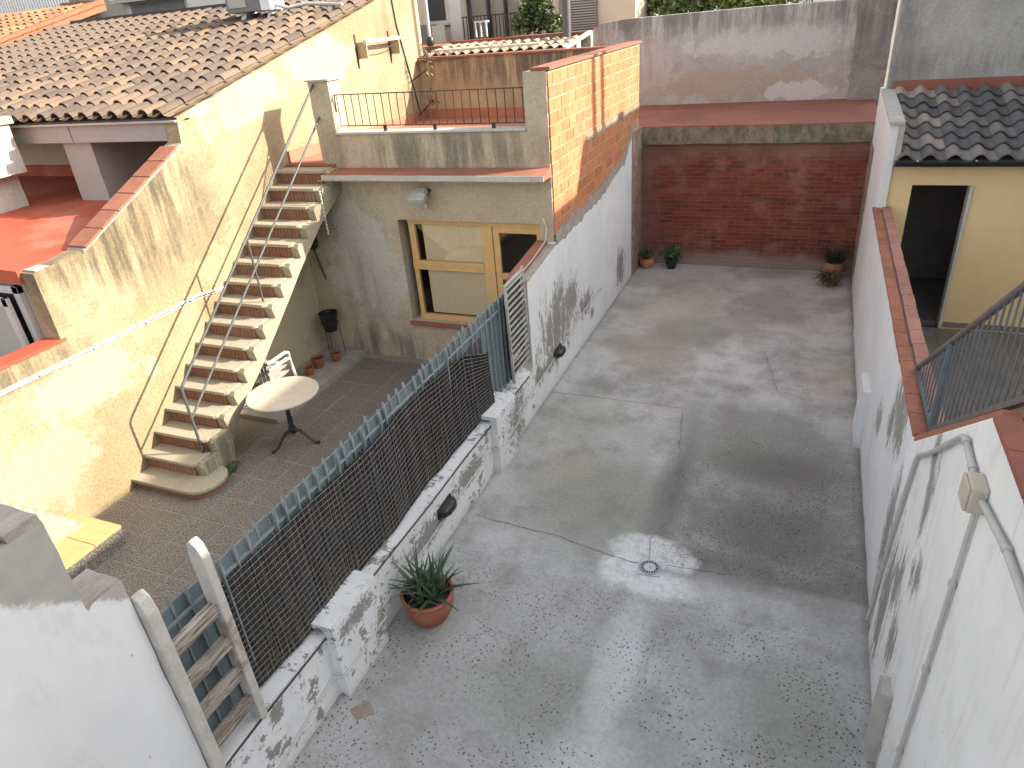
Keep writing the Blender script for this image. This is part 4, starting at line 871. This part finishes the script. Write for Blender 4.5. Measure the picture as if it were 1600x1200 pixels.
def plastic_chair(label, loc, rz, dz):
    t = thing('plastic_chair', label, 'chair', (0, 0, 0), 'white plastic chairs under the stairs')
    mb = MB()
    prof = [(-.23, .40), (-.15, .405), (.0, .395), (.15, .40), (.23, .42), (.255, .40), (.26, .37)]
    for a, b in zip(prof[:-1], prof[1:]): mb.obox((0, (a[0]+b[0])/2, (a[1]+b[1])/2), V3((1, 0, 0)), V3((0, b[0]-a[0], b[1]-a[1])).normalized(), V3((1, 0, 0)).cross(V3((0, b[0]-a[0], b[1]-a[1])).normalized()), .22, V3((b[0]-a[0], b[1]-a[1])).length/2+.004, .008) if False else mb.quad((-.22, a[0], a[1]), (.22, a[0], a[1]), (.22, b[0], b[1]), (-.22, b[0], b[1]))
    part('seat', mb, M['white_plastic'], t)
    bk = MB()
    for k in range(7): x = -.19+k*.063; bk.box(x-.022, x+.022, -.27, -.25, .42, .80)
    bk.box(-.22, .22, -.285, -.25, .78, .86); part('backrest', bk, M['white_plastic'], t, bev=.005)
    for s in (-1, 1):
        part('armrest', MB().tube([(s*.23, -.26, .62), (s*.265, -.1, .63), (s*.27, .12, .62), (s*.265, .20, .58), (s*.25, .22, .42)], [.022, .026, .026, .022, .018], 8), M['white_plastic'], t, smooth=True)
        part('leg', MB().tube([(s*.25, .22, .42), (s*.27, .27, 0)], [.022, .016], 8), M['white_plastic'], t); part('leg', MB().tube([(s*.22, -.25, .45), (s*.24, -.31, 0)], [.022, .016], 8), M['white_plastic'], t)
    t.location = (loc[0], loc[1], loc[2]+dz); t.rotation_euler.z = rz; return t
plastic_chair('lower of two stacked white plastic chairs under the stairs', (-6.72, 6.55, .0), 0.12, 0)
plastic_chair('upper of two stacked white plastic chairs under the stairs', (-6.72, 6.55, .0), 0.12, .1)
rbt = thing('carpet_beater', 'brown wicker carpet beater hanging on the annex wall beside the stairs', 'carpet beater', (-6.85, 8.23, 1.8))
for k in range(4):
    r1 = .14-k*.035; part('wicker_loop', MB().tube([(-6.87+r1*.85*math.cos(a), 8.232-.004*k, 1.83+r1*math.sin(a)) for a in [j*math.pi/12 for j in range(25)]], .010, 6), M['wicker'], rbt)
part('weave', MB().prism([(-6.87+.11*math.cos(a), 1.83+.13*math.sin(a)) for a in [j*math.pi/8 for j in range(16)]], 'y', 8.24, 8.246), M['wicker'], rbt)
part('handle', MB().tube([(-6.85, 8.232, 1.69), (-6.74, 8.232, 1.22)], .012, 6), M['wicker'], rbt)
single('wall_plaque', MB().box(-7.0, -6.975, 7.37, 7.50, 1.02, 1.19), M['red_dull'], 'small brown square plaque on the shaded wall under the stairs', 'plaque', (-7, 7.44, 1.1), bev=.004)

# ------------------------------------------------------------------ metal fence, reed screen, grille, ladder
fe = thing('metal_fence', 'blue grey folded sheet metal fence with pointed seams on the low wall', 'fence', (-3.1, 4.3, .65))
XF = -3.12; pitch = .1222
slat = MB().box(-.006, .006, -.058, .056, 0, 1.115).mesh('slat', M['fence'], bev=.002, seg=1)
sb = MB(); prof = [(.0, 0), (.012, 0), (.016, 1.0), (.026, 1.06), (.016, 1.12), (.006, 1.19), (-.002, 1.13), (-.012, 1.06), (-.004, 1.0)]
sb.prism([(-.006, 0), (.006, 0), (.006, 1.02), (.016, 1.07), (.014, 1.11), (.002, 1.175), (-.006, 1.12), (-.009, 1.07), (-.006, 1.0)], 'x', -.006, .022)
seam = sb.mesh('seam', M['fence_tip'], bev=.002, seg=1)
y = 1.66; k = 0
while y < 6.85:
    piece('slat', slat, fe, (XF+R(-.003, .003), y, .655), (0, R(-.008, .008), R(-.02, .02)))
    piece('seam', seam, fe, (XF+.01, y+.062, .655+R(-.012, .008)), (R(-.012, .012), R(-.02, .03), R(-.15, .15))); y += pitch; k += 1
part('top_rail', MB().box(XF+.008, XF+.032, 1.60, 6.86, 1.655, 1.668), M['fence_tip'], fe)
part('bottom_rail', MB().box(XF+.008, XF+.03, 1.60, 6.86, .70, .715), M['fence'], fe)
sc = thing('reed_screen', 'dark reed screen behind wire netting tied to the front of the fence', 'screen', (-3.07, 4.1, .66))
def sx(y, z):
    b = .028*math.sin(y*2.1+.4)+.018*math.sin(y*5.3)+.012*mnoise.noise(V3((y*3, z*2, 0)))
    e = max(0, y-5.3); return -3.055+b*.6-.01*(z-1)+.05*e*max(0, 1.25-z)
def ztop(y): return 1.63+.012*math.sin(y*3) - (max(0, y-4.8)*.06 if y > 4.8 else 0) - (max(0, y-5.6)*.35 if y > 5.6 else 0)
def zbot(y): return .675+.02*mnoise.noise(V3((y*4, 0, 3)))+ (max(0, y-5.7)*.1)
rm = MB(); y = 2.06
while y < 6.12:
    w = R(.008, .016); z0, z1 = zbot(y), ztop(y)+R(-.02, .012); n = 4; ox = R(-.004, .004)
    if abs(y-3.73) < .03 or abs(y-4.92) < .012: ox -= .03
    for q in range(n):
        za = z0+(z1-z0)*q/n; zb_ = z0+(z1-z0)*(q+1)/n
        A = (sx(y, za)+ox, y, za); B = (sx(y, za)+ox-.006, y+w, za); Cc = (sx(y, zb_)+ox-.006, y+w+R(-.002, .002), zb_); Dd = (sx(y, zb_)+ox, y, zb_)
        rm.quad(A, B, Cc, Dd); rm.quad((A[0]-.012, y, za), A, Dd, (Dd[0]-.012, y, zb_))
    y += w*.95
part('reed_canes', rm, M['reed'], sc, kind='stuff')
part('backing', MB().box(-3.108, -3.102, 2.06, 6.1, .68, 1.55), M['reed'], sc)
wm = MB()
for q in range(20):
    f = q/19.0; pts = []
    y = 2.04
    while y < 6.14:
        z = zbot(y)+.01+(ztop(y)-.015-zbot(y))*f+.006*math.sin(y*4+q*.2)+.008*mnoise.noise(V3((y*2, q*.15, 2))); pts.append((sx(y, z)+.008, y, z)); y += .07
    wm.tube(pts, .0018, 4, False)
part('wire_strands', wm, M['wire'], sc, kind='stuff')
wv = MB(); y = 2.05
while y < 6.1:
    if y < 4.2 or random.random() < .35:
        wv.tube([(sx(y, z)+.010, y+.004*math.sin(z*9), z) for z in [zbot(y)+(ztop(y)-zbot(y))*j/6 for j in range(7)]], .0008, 4, False)
    y += .052
part('wire_uprights', wv, M['wire'], sc, kind='stuff')
wisp = MB()
for c, n in ((2.5, 18), (3.15, 26), (4.0, 10), (4.75, 16)):
    for j in range(n):
        y = c+R(-.22, .22); z0 = zbot(y)+R(0, .04); h = R(.15, .42); wisp.tube([(sx(y, z0)+.006, y, z0), (sx(y, z0+h)+.012, y+R(-.02, .02), z0+h)], .0022, 4, False)
part('loose_canes', wisp, M['leaf_dry'], sc, kind='stuff')
gl = thing('metal_grille', 'pale barred metal grille standing upright at the end of the fence', 'grille', (-3.0, 6.9, .75))
GX = -3.0; GA, GB = V3((GX, 6.63, .66)), V3((GX+.02, 7.14, .70))
part('frame', MB().bar((GX, 6.66, .70), (GX, 6.62, 1.96), .03, .03).bar((GX+.02, 7.18, .80), (GX+.02, 7.10, 2.02), .028, .028).bar((GX, 6.62, 1.945), (GX+.02, 7.10, 1.98), .028, .028), M['grille'], gl, bev=.003)
for i in range(15):
    z = .80+i*.078; part('bar', MB().bar((GX, 6.645-.0008*i, z), (GX+.02, 7.165-.004*i, z+.035), .016, .022), M['grille'], gl)
part('gap_shade_sheet', MB().box(GX-.03, GX-.024, 6.64, 7.14, .75, 1.93), M['shutter_dark'], gl)  # added sheet; its dark colour stands in for shade seen between the bars
part('bar', MB().bar((GX+.006, 6.66, 1.0), (GX+.026, 7.16, 1.10), .014, .016), M['grille'], gl)
ld = thing('wooden_ladder', 'short white painted wooden ladder with bare weathered rungs against the fence', 'ladder', (-2.95, 1.8, .66))
for y0, zt, w in ((1.582, 2.14, .075), (1.985, 2.17, .06)):
    P = [(-3.0, .665), (-2.905, .665), (-2.895, zt-.12), (-2.915, zt-.04), (-2.95, zt), (-2.985, zt-.02), (-3.0, zt-.12)]
    part('stile', MB().prism(P, 'y', y0, y0+w), M['ladder_white'], ld, bev=.012)
for z in (.86, 1.125, 1.395, 1.665): part('rung', MB().gbox(-2.975, -2.92, 1.652, 1.99, z-.042, z+.042, .05, .003, 8), M['ladder_wood'], ld, bev=0)
# ------------------------------------------------------------------ stepped wall at the near left
sw = thing('stepped_wall', 'white stepped wall with bare grey upper part at the near left corner', 'wall', (-3.05, .8, 0))
part('wall_body', MB().gbox(-3.2, -2.95, -1.6, 1.375, -.05, 2.80, .09, .006).gbox(-3.19, -2.951, 1.36, 1.575, -.05, 2.265, .09, .007), M['white_step'], sw)
part('brick_core', MB().gbox(-3.13, -2.99, .6, 1.26, 2.78, 2.825, .035, .012, 14), M['stone_rough'], sw)
part('top_mortar', MB().gbox(-3.205, -2.955, 1.22, 1.37, 2.79, 2.845, .05, .01, 9).gbox(-3.21, -3.13, .2, 1.3, 2.79, 2.84, .06, .01, 9).gbox(-2.99, -2.948, .2, 1.18, 2.79, 2.835, .06, .006, 9), M['mortar_grey'], sw)
part('step_mortar', MB().gbox(-3.185, -2.957, 1.38, 1.57, 2.25, 2.285, .045, .008, 9), M['mortar_grey'], sw)

# ------------------------------------------------------------------ wall lamps, drain, floor patch
def bulkhead(label, y, z):
    t = thing('bulkhead_lamp', label, 'lamp', (-2.95, y, z), 'black lamps on the low wall')
    part('back_plate', MB().prism([(y-.14, z-.05), (y-.15, z), (y-.13, z+.06), (y+.13, z+.075), (y+.15, z+.02), (y+.14, z-.045), (y, z-.07)], 'x', -2.952, -2.932), M['black_plastic'], t, bev=.004)
    mb = MB(); n = 12
    rings = [(0, 1.0), (.03, .97), (.06, .86), (.085, .62), (.095, .2)]
    for dx, s in rings:
        mb.v += [(-2.934+dx, y+.132*s*max(-1, min(1, 1.25*math.cos(2*math.pi*k/n))), z+.005+.056*s*max(-1, min(1, 1.2*math.sin(2*math.pi*k/n)))) for k in range(n)]
    for j in range(len(rings)-1):
        for k in range(n): a = j*n+k; b = j*n+(k+1) % n; mb.f.append((a, b, b+n, a+n))
    mb.f.append(tuple(4*n+k for k in range(n))); part('hood', mb, M['black_plastic'], t, smooth=True)
    part('lens', MB().box(-2.93, -2.90, y-.1, y+.1, z-.062, z-.05), M['frosted'], t)
bulkhead('black bulkhead lamp nearer the aloe pot on the low white wall', 4.62, .40)
bulkhead('black bulkhead lamp beyond the metal grille on the peeling white wall', 8.08, .46)
dn = thing('floor_drain', 'square galvanised floor drain with ring of slots in white stained concrete', 'drain', (-.955, 4.80, 0))
dc = V3((-.955, 4.80, 0)); rz = .12; rot = Matrix.Rotation(rz, 4, 'Z')
def dp(x, y, z): return tuple(dc + rot @ V3((x, y, z)))
part('plate', MB().prism([dp(-.10, -.10, 0)[:2], dp(.10, -.10, 0)[:2], dp(.10, .10, 0)[:2], dp(-.10, .10, 0)[:2]], 'z', -.01, .010), M['drain'], dn, bev=.003)
part('rim_groove', MB().lathe([(.086, .0102), (.090, .0125), (.094, .0102)], dc, 32, (False, False)), M['shutter_grey'], dn)
part('cover', MB().lathe([(.001, .014), (.083, .014), (.086, .010)], dc, 32, (False, False)), M['drain'], dn)
for k in range(18):
    a = 2*math.pi*k/18; u = V3((math.cos(a), math.sin(a), 0)); w = V3((-math.sin(a), math.cos(a), 0)); part('slot', MB().obox(dc+u*.068+V3((0, 0, .0145)), u, w, V3((0, 0, 1)), .011, .0075, .001), M['black'], dn)
part('screw', MB().lathe([(.001, .0165), (.007, .0155), (.008, .014)], dc, 10, (False, False)), M['shutter_grey'], dn)
single('floor_patch', MB().prism([(-2.80, 2.62), (-2.70, 2.56), (-2.60, 2.66), (-2.71, 2.74)], 'z', -.01, .005), M['patch_tile'], 'small brownish square patch in the concrete beside the low wall', 'floor patch', (-2.7, 2.65, 0))

# ------------------------------------------------------------------ potted plants
def leaf_blade(p, az_, el, L, w, curl, th=.006):
    """thick tapering leaf: v-shaped section, bending outwards"""
    mb = MB(); n = 7; d = V3((math.cos(az_), math.sin(az_), 0)); s = V3((-math.sin(az_), math.cos(az_), 0)); pos = V3(p); e = el; rows = []
    for i in range(n+1):
        t = i/n; ww = w*(1-t)**.7*(1.0 if t > .08 else .8)+.0008; dirv = d*math.cos(e)+V3((0, 0, 1))*math.sin(e); nor = -d*math.sin(e)+V3((0, 0, 1))*math.cos(e)
        rows.append([pos+s*ww+nor*ww*.45, pos+nor*0-nor*th*(1-t)*.0, pos-s*ww+nor*ww*.45, pos-nor*(th+ww*.55)*(1-t*.8)])
        pos = pos+dirv*(L/n); e -= curl/n
    for r in rows: mb.v += [tuple(q) for q in r]
    for i in range(n):
        for k in range(4): a = i*4+k; b = i*4+(k+1) % 4; mb.f.append((a, b, b+4, a+4))
    mb.f.append((0, 1, 2, 3)); return mb
PX, PY = -2.64, 3.66
pa = thing('potted_aloe', 'large spiky aloe in a round terracotta pot beside the low wall', 'potted plant', (PX, PY, 0))
part('pot', MB().lathe([(.125, 0), (.16, .03), (.205, .12), (.222, .20), (.215, .245), (.228, .255), (.235, .285), (.224, .30), (.206, .295), (.2, .25)], (PX, PY, 0), 36, (True, False)), M['terracotta_pot'], pa, smooth=True)
part('soil', MB().lathe([(.001, .258), (.10, .262), (.190, .25)], (PX, PY, 0), 20, (False, False)), M['soil'], pa)
random.seed(21)
for cx, cy, n, L in ((.075, -.03, 14, .36), (-.07, -.02, 13, .34), (.02, .085, 13, .37), (-.10, .07, 9, .27), (.11, .08, 10, .30), (.0, -.11, 8, .22), (-.13, -.07, 7, .20)):
    for i in range(n):
        a = i*2.4+R(-.3, .3); f = i/n; el = 1.45-f*1.05+R(-.12, .12)
        part('leaf', leaf_blade((PX+cx+.012*math.cos(a), PY+cy+.012*math.sin(a), .262), a, el, L*R(.85, 1.25), R(.016, .024), R(.1, .7)), M['aloe'] if random.random() > .18 else M['leaf_dry'], pa, smooth=True)
def tuft(parent, c, n, L, mat, el=(.7, 1.5), w=.006, spread=.03, curl=(.5, 1.5)):
    mb = MB()
    for i in range(n):
        b = leaf_blade((c[0]+R(-spread, spread), c[1]+R(-spread, spread), c[2]), R(0, 6.28), R(*el), L*R(.6, 1.1), w, R(*curl), .002); i0 = len(mb.v)
        mb.v += b.v; mb.f += [tuple(i0+q for q in f) for f in b.f]
    part('foliage', mb, mat, parent, kind='stuff')
def bushy(parent, c, rad, n, size, mat, name='foliage', kind='stuff', hollow=.4):
    mb = MB()
    for i in range(n):
        u = V3((random.gauss(0, 1), random.gauss(0, 1), random.gauss(0, 1))).normalized()*(hollow+(1-hollow)*random.random()**.5)
        k = 1+.35*mnoise.noise(V3((u.x*2.1+c[0], u.y*2.1, u.z*2.1+c[1]))); p = V3((c[0]+u.x*rad[0]*k, c[1]+u.y*rad[1]*k, c[2]+u.z*rad[2]*k))
        a = V3((R(-1, 1), R(-1, 1), R(-.6, .8))).normalized(); b = a.cross(V3((R(-1, 1), R(-1, 1), R(-1, 1)))).normalized(); s = size*R(.6, 1.3)
        mb.quad(p-a*s, p+b*s*.45, p+a*s, p-b*s*.45)
    return part(name, mb, mat, parent, kind=kind)
def pot(parent, x, y, r, h, mat):
    part('pot', MB().lathe([(r*.6, 0), (r*.92, h*.45), (r, h*.75), (r*.93, h*.9), (r*1.0, h), (r*.88, h), (r*.85, h*.85)], (x, y, 0), 20, (True, True)), mat, parent, smooth=True)
p1 = thing('potted_grass', 'grassy plant in a round orange pot by the far left corner', 'potted plant', (-2.78, 13.0, 0)); pot(p1, -2.78, 13.02, .15, .2, M['pot_orange']); tuft(p1, (-2.78, 13.02, .19), 90, .32, M['leaf_green'], spread=.07)
p2 = thing('potted_herb', 'bushy green plant in a small black pot against the far brick wall', 'potted plant', (-2.3, 13.0, 0)); pot(p2, -2.30, 13.03, .11, .19, M['black_plastic']); bushy(p2, (-2.30, 13.03, .30), (.20, .18, .15), 420, .035, M['leaf_green'], hollow=.2)
p3 = thing('potted_shrub', 'tall leafy plant in an orange pot in the far right corner', 'potted plant', (.56, 13.0, 0)); pot(p3, .58, 12.98, .17, .30, M['pot_orange']); tuft(p3, (.58, 12.98, .28), 130, .42, M['leaf_dark'], spread=.10)
p4 = thing('trailing_plant', 'dry trailing plant in a dark pot before the far right corner', 'potted plant', (.54, 12.6, 0)); pot(p4, .56, 12.60, .14, .20, M['wicker']); bushy(p4, (.50, 12.55, .17), (.2, .18, .12), 320, .03, M['leaf_dry'], hollow=.1); tuft(p4, (.45, 12.5, .15), 40, .25, M['leaf_dark'], (0, .9), spread=.08)
wd = thing('wall_weed', 'small green weed growing at the foot of the staircase', 'weed', (-6.08, 4.95, 0)); bushy(wd, (-6.07, 4.95, .05), (.08, .12, .06), 160, .02, M['leaf_green'], hollow=.1)

# ------------------------------------------------------------------ air conditioner on the old roof
ac = thing('air_conditioner', 'grey air conditioning unit on white feet on the old tiled roof', 'air conditioner', (-8.6, 10.2, 4.75))
part('casing', MB().box(-9.32, -8.62, 10.35, 10.72, 4.98, 5.62), M['shutter_grey'], ac, bev=.012)
part('side_cover', MB().box(-8.615, -8.42, 10.35, 10.72, 4.98, 5.62), M['white_metal'], ac, bev=.01)
part('grille', MB().box(-9.26, -8.90, 10.335, 10.349, 5.05, 5.56), M['facade_grey'], ac)
for x in (-9.15, -8.6): part('foot', MB().prism([(10.2, 4.70), (10.75, 4.84), (10.75, 4.98), (10.5, 4.98), (10.45, 4.88), (10.2, 4.80)], 'x', x, x+.1), M['white_metal'], ac)
part('crossbar', MB().box(-9.2, -8.4, 10.28, 10.33, 4.80, 4.84), M['white_metal'], ac)
part('hose', MB().tube([(-8.42, 10.5, 5.05), (-8.2, 10.5, 4.98), (-7.9, 10.62, 5.02), (-7.5, 10.7, 4.98), (-7.2, 10.6, 4.95)], .028, 8), M['conduit'], ac, smooth=True)

# ------------------------------------------------------------------ orange roof and buildings beyond the ridge
orf = thing('orange_roof_house', 'neighbouring roof of newer orange barrel tiles at the upper left edge', 'house', (-17, 11, 0))
part('wall', MB().box(-21, -15.3, 10.1, 14.5, 0, 4.55), M['facade_grey'], orf)
tile_roof(orf, -20.0, -15.1, 9.2, 4.62, .24, 3.4, .257, .375, M['roof_orange'])
part('roof_deck', MB().prism([(9.2, 4.5), (9.2, 4.6), (12.8, 5.46), (12.8, 5.3)], 'x', -21, -15.2), M['roof_under'], orf)
part('verge', MB().prism([(9.3, 4.6), (9.3, 4.72), (12.9, 5.62), (12.9, 5.4)], 'x', -15.22, -15.02), M['roof_orange'], orf)
ub = thing('terrace_house', 'dark banded house with white louvred balustrade beyond the orange roof', 'house', (-20, 15, 0))
part('wall', MB().box(-27, -18.9, 15.0, 19, 0, 5.72), M['mortar_red'], ub)
part('dark_band', MB().box(-27, -18.92, 14.95, 15.0, 5.1, 5.70), M['roof_under'], ub)
for i in range(60): x = -25.5+i*.112; part('louvre', MB().box(x, x+.055, 15.05, 15.09, 5.72, 6.9), M['white_metal'], ub)
part('end_post', MB().box(-18.9, -18.45, 14.95, 15.4, 4.9, 5.75), M['white_block'], ub); part('post_cap', MB().box(-19.0, -18.35, 14.9, 15.5, 5.75, 5.8), M['terracotta'], ub)
part('hollow_block', MB().box(-18.4, -17.9, 14.6, 14.9, 5.10, 5.30), M['terracotta'], ub)
gb = thing('grey_block', 'grey house with shuttered balcony window beyond the roof ridge', 'house', (-16, 16, 0))
part('wall', MB().box(-19.5, -14.9, 15.6, 20, 0, 9), M['facade_grey'], gb)
part('annex_wall', MB().box(-14.9, -10.5, 15.2, 20, 0, 9), M['facade_pale'], gb)
part('window_frame', MB().box(-17.4, -15.2, 15.56, 15.6, 5.15, 6.4), M['facade_pale'], gb); part('roller_shutter', MB().box(-17.2, -15.35, 15.53, 15.56, 5.2, 5.62), M['shutter_grey'], gb)
part('balcony_slab', MB().box(-17.5, -15.1, 15.2, 15.6, 5.66, 5.74), M['facade_grey'], gb)
for i in range(20): x = -17.4+i*.115; part('baluster', MB().box(x, x+.03, 15.2, 15.23, 5.74, 6.7), M['white_metal'], gb)
part('balcony_rail', MB().box(-17.5, -15.1, 15.19, 15.24, 5.74, 5.77), M['white_metal'], gb)

# ------------------------------------------------------------------ pale tiled roof and facade behind the terrace
br = thing('pale_tiled_house', 'low building with pale barrel tiles just behind the roof terrace', 'house', (-5, 13, 0))
part('wall', MB().box(-6.95, -4.75, 12.9, 15, 0, 4.12), M['facade_cream'], br)
part('roof_deck', MB().prism([(12.35, 3.97), (12.35, 4.0), (13.9, 4.19), (13.9, 4.0)], 'x', -6.95, -4.2), M['roof_under'], br)
tile_roof(br, -6.95, -4.15, 12.60, 3.985, .13, .92, .19, .33, M['roof_pale'], rr=.068)
part('ridge_wall', MB().box(-7.0, -5.6, 13.8, 13.95, 4.0, 4.22), M['red_paint'], br); part('ridge_wall_grey', MB().box(-5.6, -4.0, 13.6, 13.75, 3.9, 4.21), M['mortar_grey'], br)
part('ridge_cap', MB().box(-5.6, -4.0, 13.56, 13.79, 4.21, 4.235), M['red_dull'], br)
part('plinth', MB().box(-4.62, -4.16, 13.25, 13.5, 3.9, 4.15), M['white_block'], br)
part('flue_pipe', MB().tube([(-4.40, 13.45, 4.1), (-4.40, 13.45, 6.6)], .075, 16), M['galv'], br, smooth=True)
part('verge_tiles', MB().bar((-4.15, 12.5, 4.02), (-3.95, 13.4, 4.22), .07, .05), M['white_block'], br)
part('drain_pipe', MB().tube([(-6.86, 12.75, 6.2), (-6.86, 12.75, 4.35)], .03, 10), M['conduit'], br, smooth=True); part('pipe_collar', MB().lathe([(.06, 0), (.075, .03), (.075, .13), (.05, .16)], (-6.86, 12.75, 4.2), 12), M['black_plastic'], br, smooth=True)
fc = thing('cream_facade', 'cream house front with tall glazed balcony doors beyond the tiled roofs', 'house', (-8, 18, 0))
part('wall', MB().box(-11.5, -8.62, 18.0, 22, 0, 8).box(-7.08, -4.2, 18.0, 22, 0, 8).box(-8.62, -7.08, 18.5, 22, 0, 8).box(-8.62, -7.08, 18.0, 18.5, 0, 4.12), M['facade_cream'], fc)
part('pilaster', MB().box(-8.98, -8.64, 17.88, 18.0, 3.5, 8), M['facade_pale'], fc)
w1 = part('window', MB().box(-9.78, -9.02, 17.95, 18.0, 4.55, 6.6), M['facade_pale'], fc); part('shutter', MB().box(-9.58, -9.12, 17.92, 17.95, 4.62, 6.4), M['shutter_dark'], w1)
for i in range(12): part('slat', MB().box(-9.57, -9.13, 17.905, 17.92, 4.66+i*.07, 4.70+i*.07), M['shutter_dark'], w1)
part('window_sill', MB().box(-9.8, -9.0, 17.85, 18.0, 4.50, 4.55), M['white_block'], fc)
dd = part('balcony_door', MB().box(-8.62, -8.56, 18.2, 18.25, 4.12, 7).box(-8.08, -8.02, 18.2, 18.25, 4.12, 7).box(-7.60, -7.55, 18.2, 18.25, 4.12, 7).box(-7.13, -7.08, 18.2, 18.25, 4.12, 7), M['shutter_dark'], fc)
for a, b in ((-8.56, -8.08), (-8.02, -7.60), (-7.55, -7.13)): part('pane', MB().box(a, b, 18.22, 18.23, 4.12, 7), M['glass'], dd); part('curtain', MB().box(a, b, 18.35, 18.36, 4.12, 7), M['facade_pale'], dd)
part('balcony_rail', MB().box(-8.6, -6.6, 17.80, 17.83, 4.62, 4.65), M['dark_iron'], fc)
for i in range(20): x = -8.58+i*.1; part('baluster', MB().box(x, x+.018, 17.80, 17.82, 4.1, 4.62), M['dark_iron'], fc)
ls = part('louvred_shutter', MB().box(-6.05, -5.1, 17.93, 17.98, 3.9, 7), M['shutter_grey'], fc)
for i in range(26): part('slat', MB().box(-6.03, -5.12, 17.89, 17.93, 4.0+i*.055, 4.03+i*.055), M['facade_grey'], ls)
cu = thing('condenser_unit', 'dark grey condenser box standing below the shuttered far window', 'air conditioner', (-9.5, 17.6, 3.9)); part('casing', MB().box(-9.62, -9.24, 17.3, 17.6, 4.0, 4.55), M['shutter_grey'], cu, bev=.02); part('side', MB().box(-9.23, -9.0, 17.3, 17.6, 4.0, 4.50), M['white_block'], cu, bev=.01)
wch = thing('white_stool', 'small white metal stool on the far balcony edge', 'stool', (-7.4, 16.5, 4.2))
part('seat', MB().box(-7.62, -7.32, 16.4, 16.6, 4.50, 4.53), M['white_metal'], wch)
for x in (-7.61, -7.48, -7.34): part('leg', MB().box(x, x+.03, 16.4, 16.43, 4.2, 4.5), M['white_metal'], wch)
struct('far_terrace', MB().box(-11, -4.8, 15, 18, 0, 4.12), M['red_dull'], (-8, 16, 4))
sh = thing('leafy_shrub', 'dense green shrub in front of the cream far house', 'shrub', (-6.0, 16.0, 4.1))
for dx in (-.15, .1, .3): part('stem', MB().tube([(-6.0+dx, 16, 4.1), (-6.0+dx*1.6, 16.05, 4.9)], [.02, .008], 6), M['bark'], sh)
for c, r, m, n in (((-6.2, 16, 4.45), (.32, .3, .3), 'leaf_green', 420), ((-5.85, 16, 4.55), (.35, .3, .42), 'leaf_dark', 520), ((-5.6, 16.1, 4.35), (.25, .25, .25), 'leaf_green', 300), ((-6.0, 16, 4.9), (.3, .25, .35), 'leaf_green', 380), ((-5.75, 15.9, 4.85), (.22, .2, .3), 'leaf_green', 260)): bushy(sh, c, r, n, .06, M[m], 'crown', hollow=.15)
def tree(label, x, y, zc, rad, m1, m2, n):
    t = thing('tree', label, 'tree', (x, y, -.3), 'trees beyond the rear wall')
    part('trunk', MB().tube([(x, y, -.3), (x+.1, y, 2), (x-.05, y, zc)], [.2, .15, .06], 10), M['bark'], t, smooth=True)
    for k in range(5): a = k*1.3; part('limb', MB().tube([(x, y, zc-1.2+k*.2), (x+rad*.6*math.cos(a), y+rad*.6*math.sin(a), zc+.2+.2*k)], [.06, .02], 6), M['bark'], t)
    for k in range(9):
        a = k*2.4; r = rad*.62*(k % 3)/2; bushy(t, (x+r*1.5*math.cos(a), y+r*math.sin(a), zc+rad*.3*math.sin(k*1.7)), (rad*.5,)*3, n, .08, M[m1 if k % 2 else m2], 'crown', hollow=.25)
tree('dark evergreen tree left of the pale leafy trees behind the rear wall', -4.75, 20.0, 4.8, 1.1, 'leaf_dark', 'leaf_dark', 700)
tree('yellow green tree just right of the dark evergreen behind the rear wall', -3.3, 19.6, 4.6, 1.2, 'leaf_light', 'leaf_green', 700)
tree('light green tree at the right end of the row behind the rear wall', -1.7, 20.2, 4.6, 1.3, 'leaf_light', 'leaf_light', 700)

# ------------------------------------------------------------------ taller neighbours out of frame on the sunny side; they shade the courtyard
n1 = thing('east_row_house', 'plain rendered house block on the sunny side outside the view', 'house', (8, 2, 0))
part('wall', MB().box(6.0, 14, 8.2, 15.5, -.3, 7.44).box(6.0, 14, 4.8, 8.2, -.3, 7.24).box(6.0, 14, -9, 4.8, -.3, 8.6), M['facade_cream'], n1); part('cornice', MB().box(5.95, 14, 8.2, 15.5, 7.44, 7.5), M['white_block'], n1)
n2 = thing('east_rear_house', 'plain rendered house with two flues behind the cement wall outside the view', 'house', (6, 16, 0))
part('wall', MB().box(3.65, 5.9, 11.9, 18.4, -.3, 6.81), M['facade_grey'], n2)
for y, r in ((12.55, .10), (13.0, .10)): part('flue', MB().tube([(3.9, y, 6.8), (3.9, y, 8.6)], r, 12), M['galv'], n2)
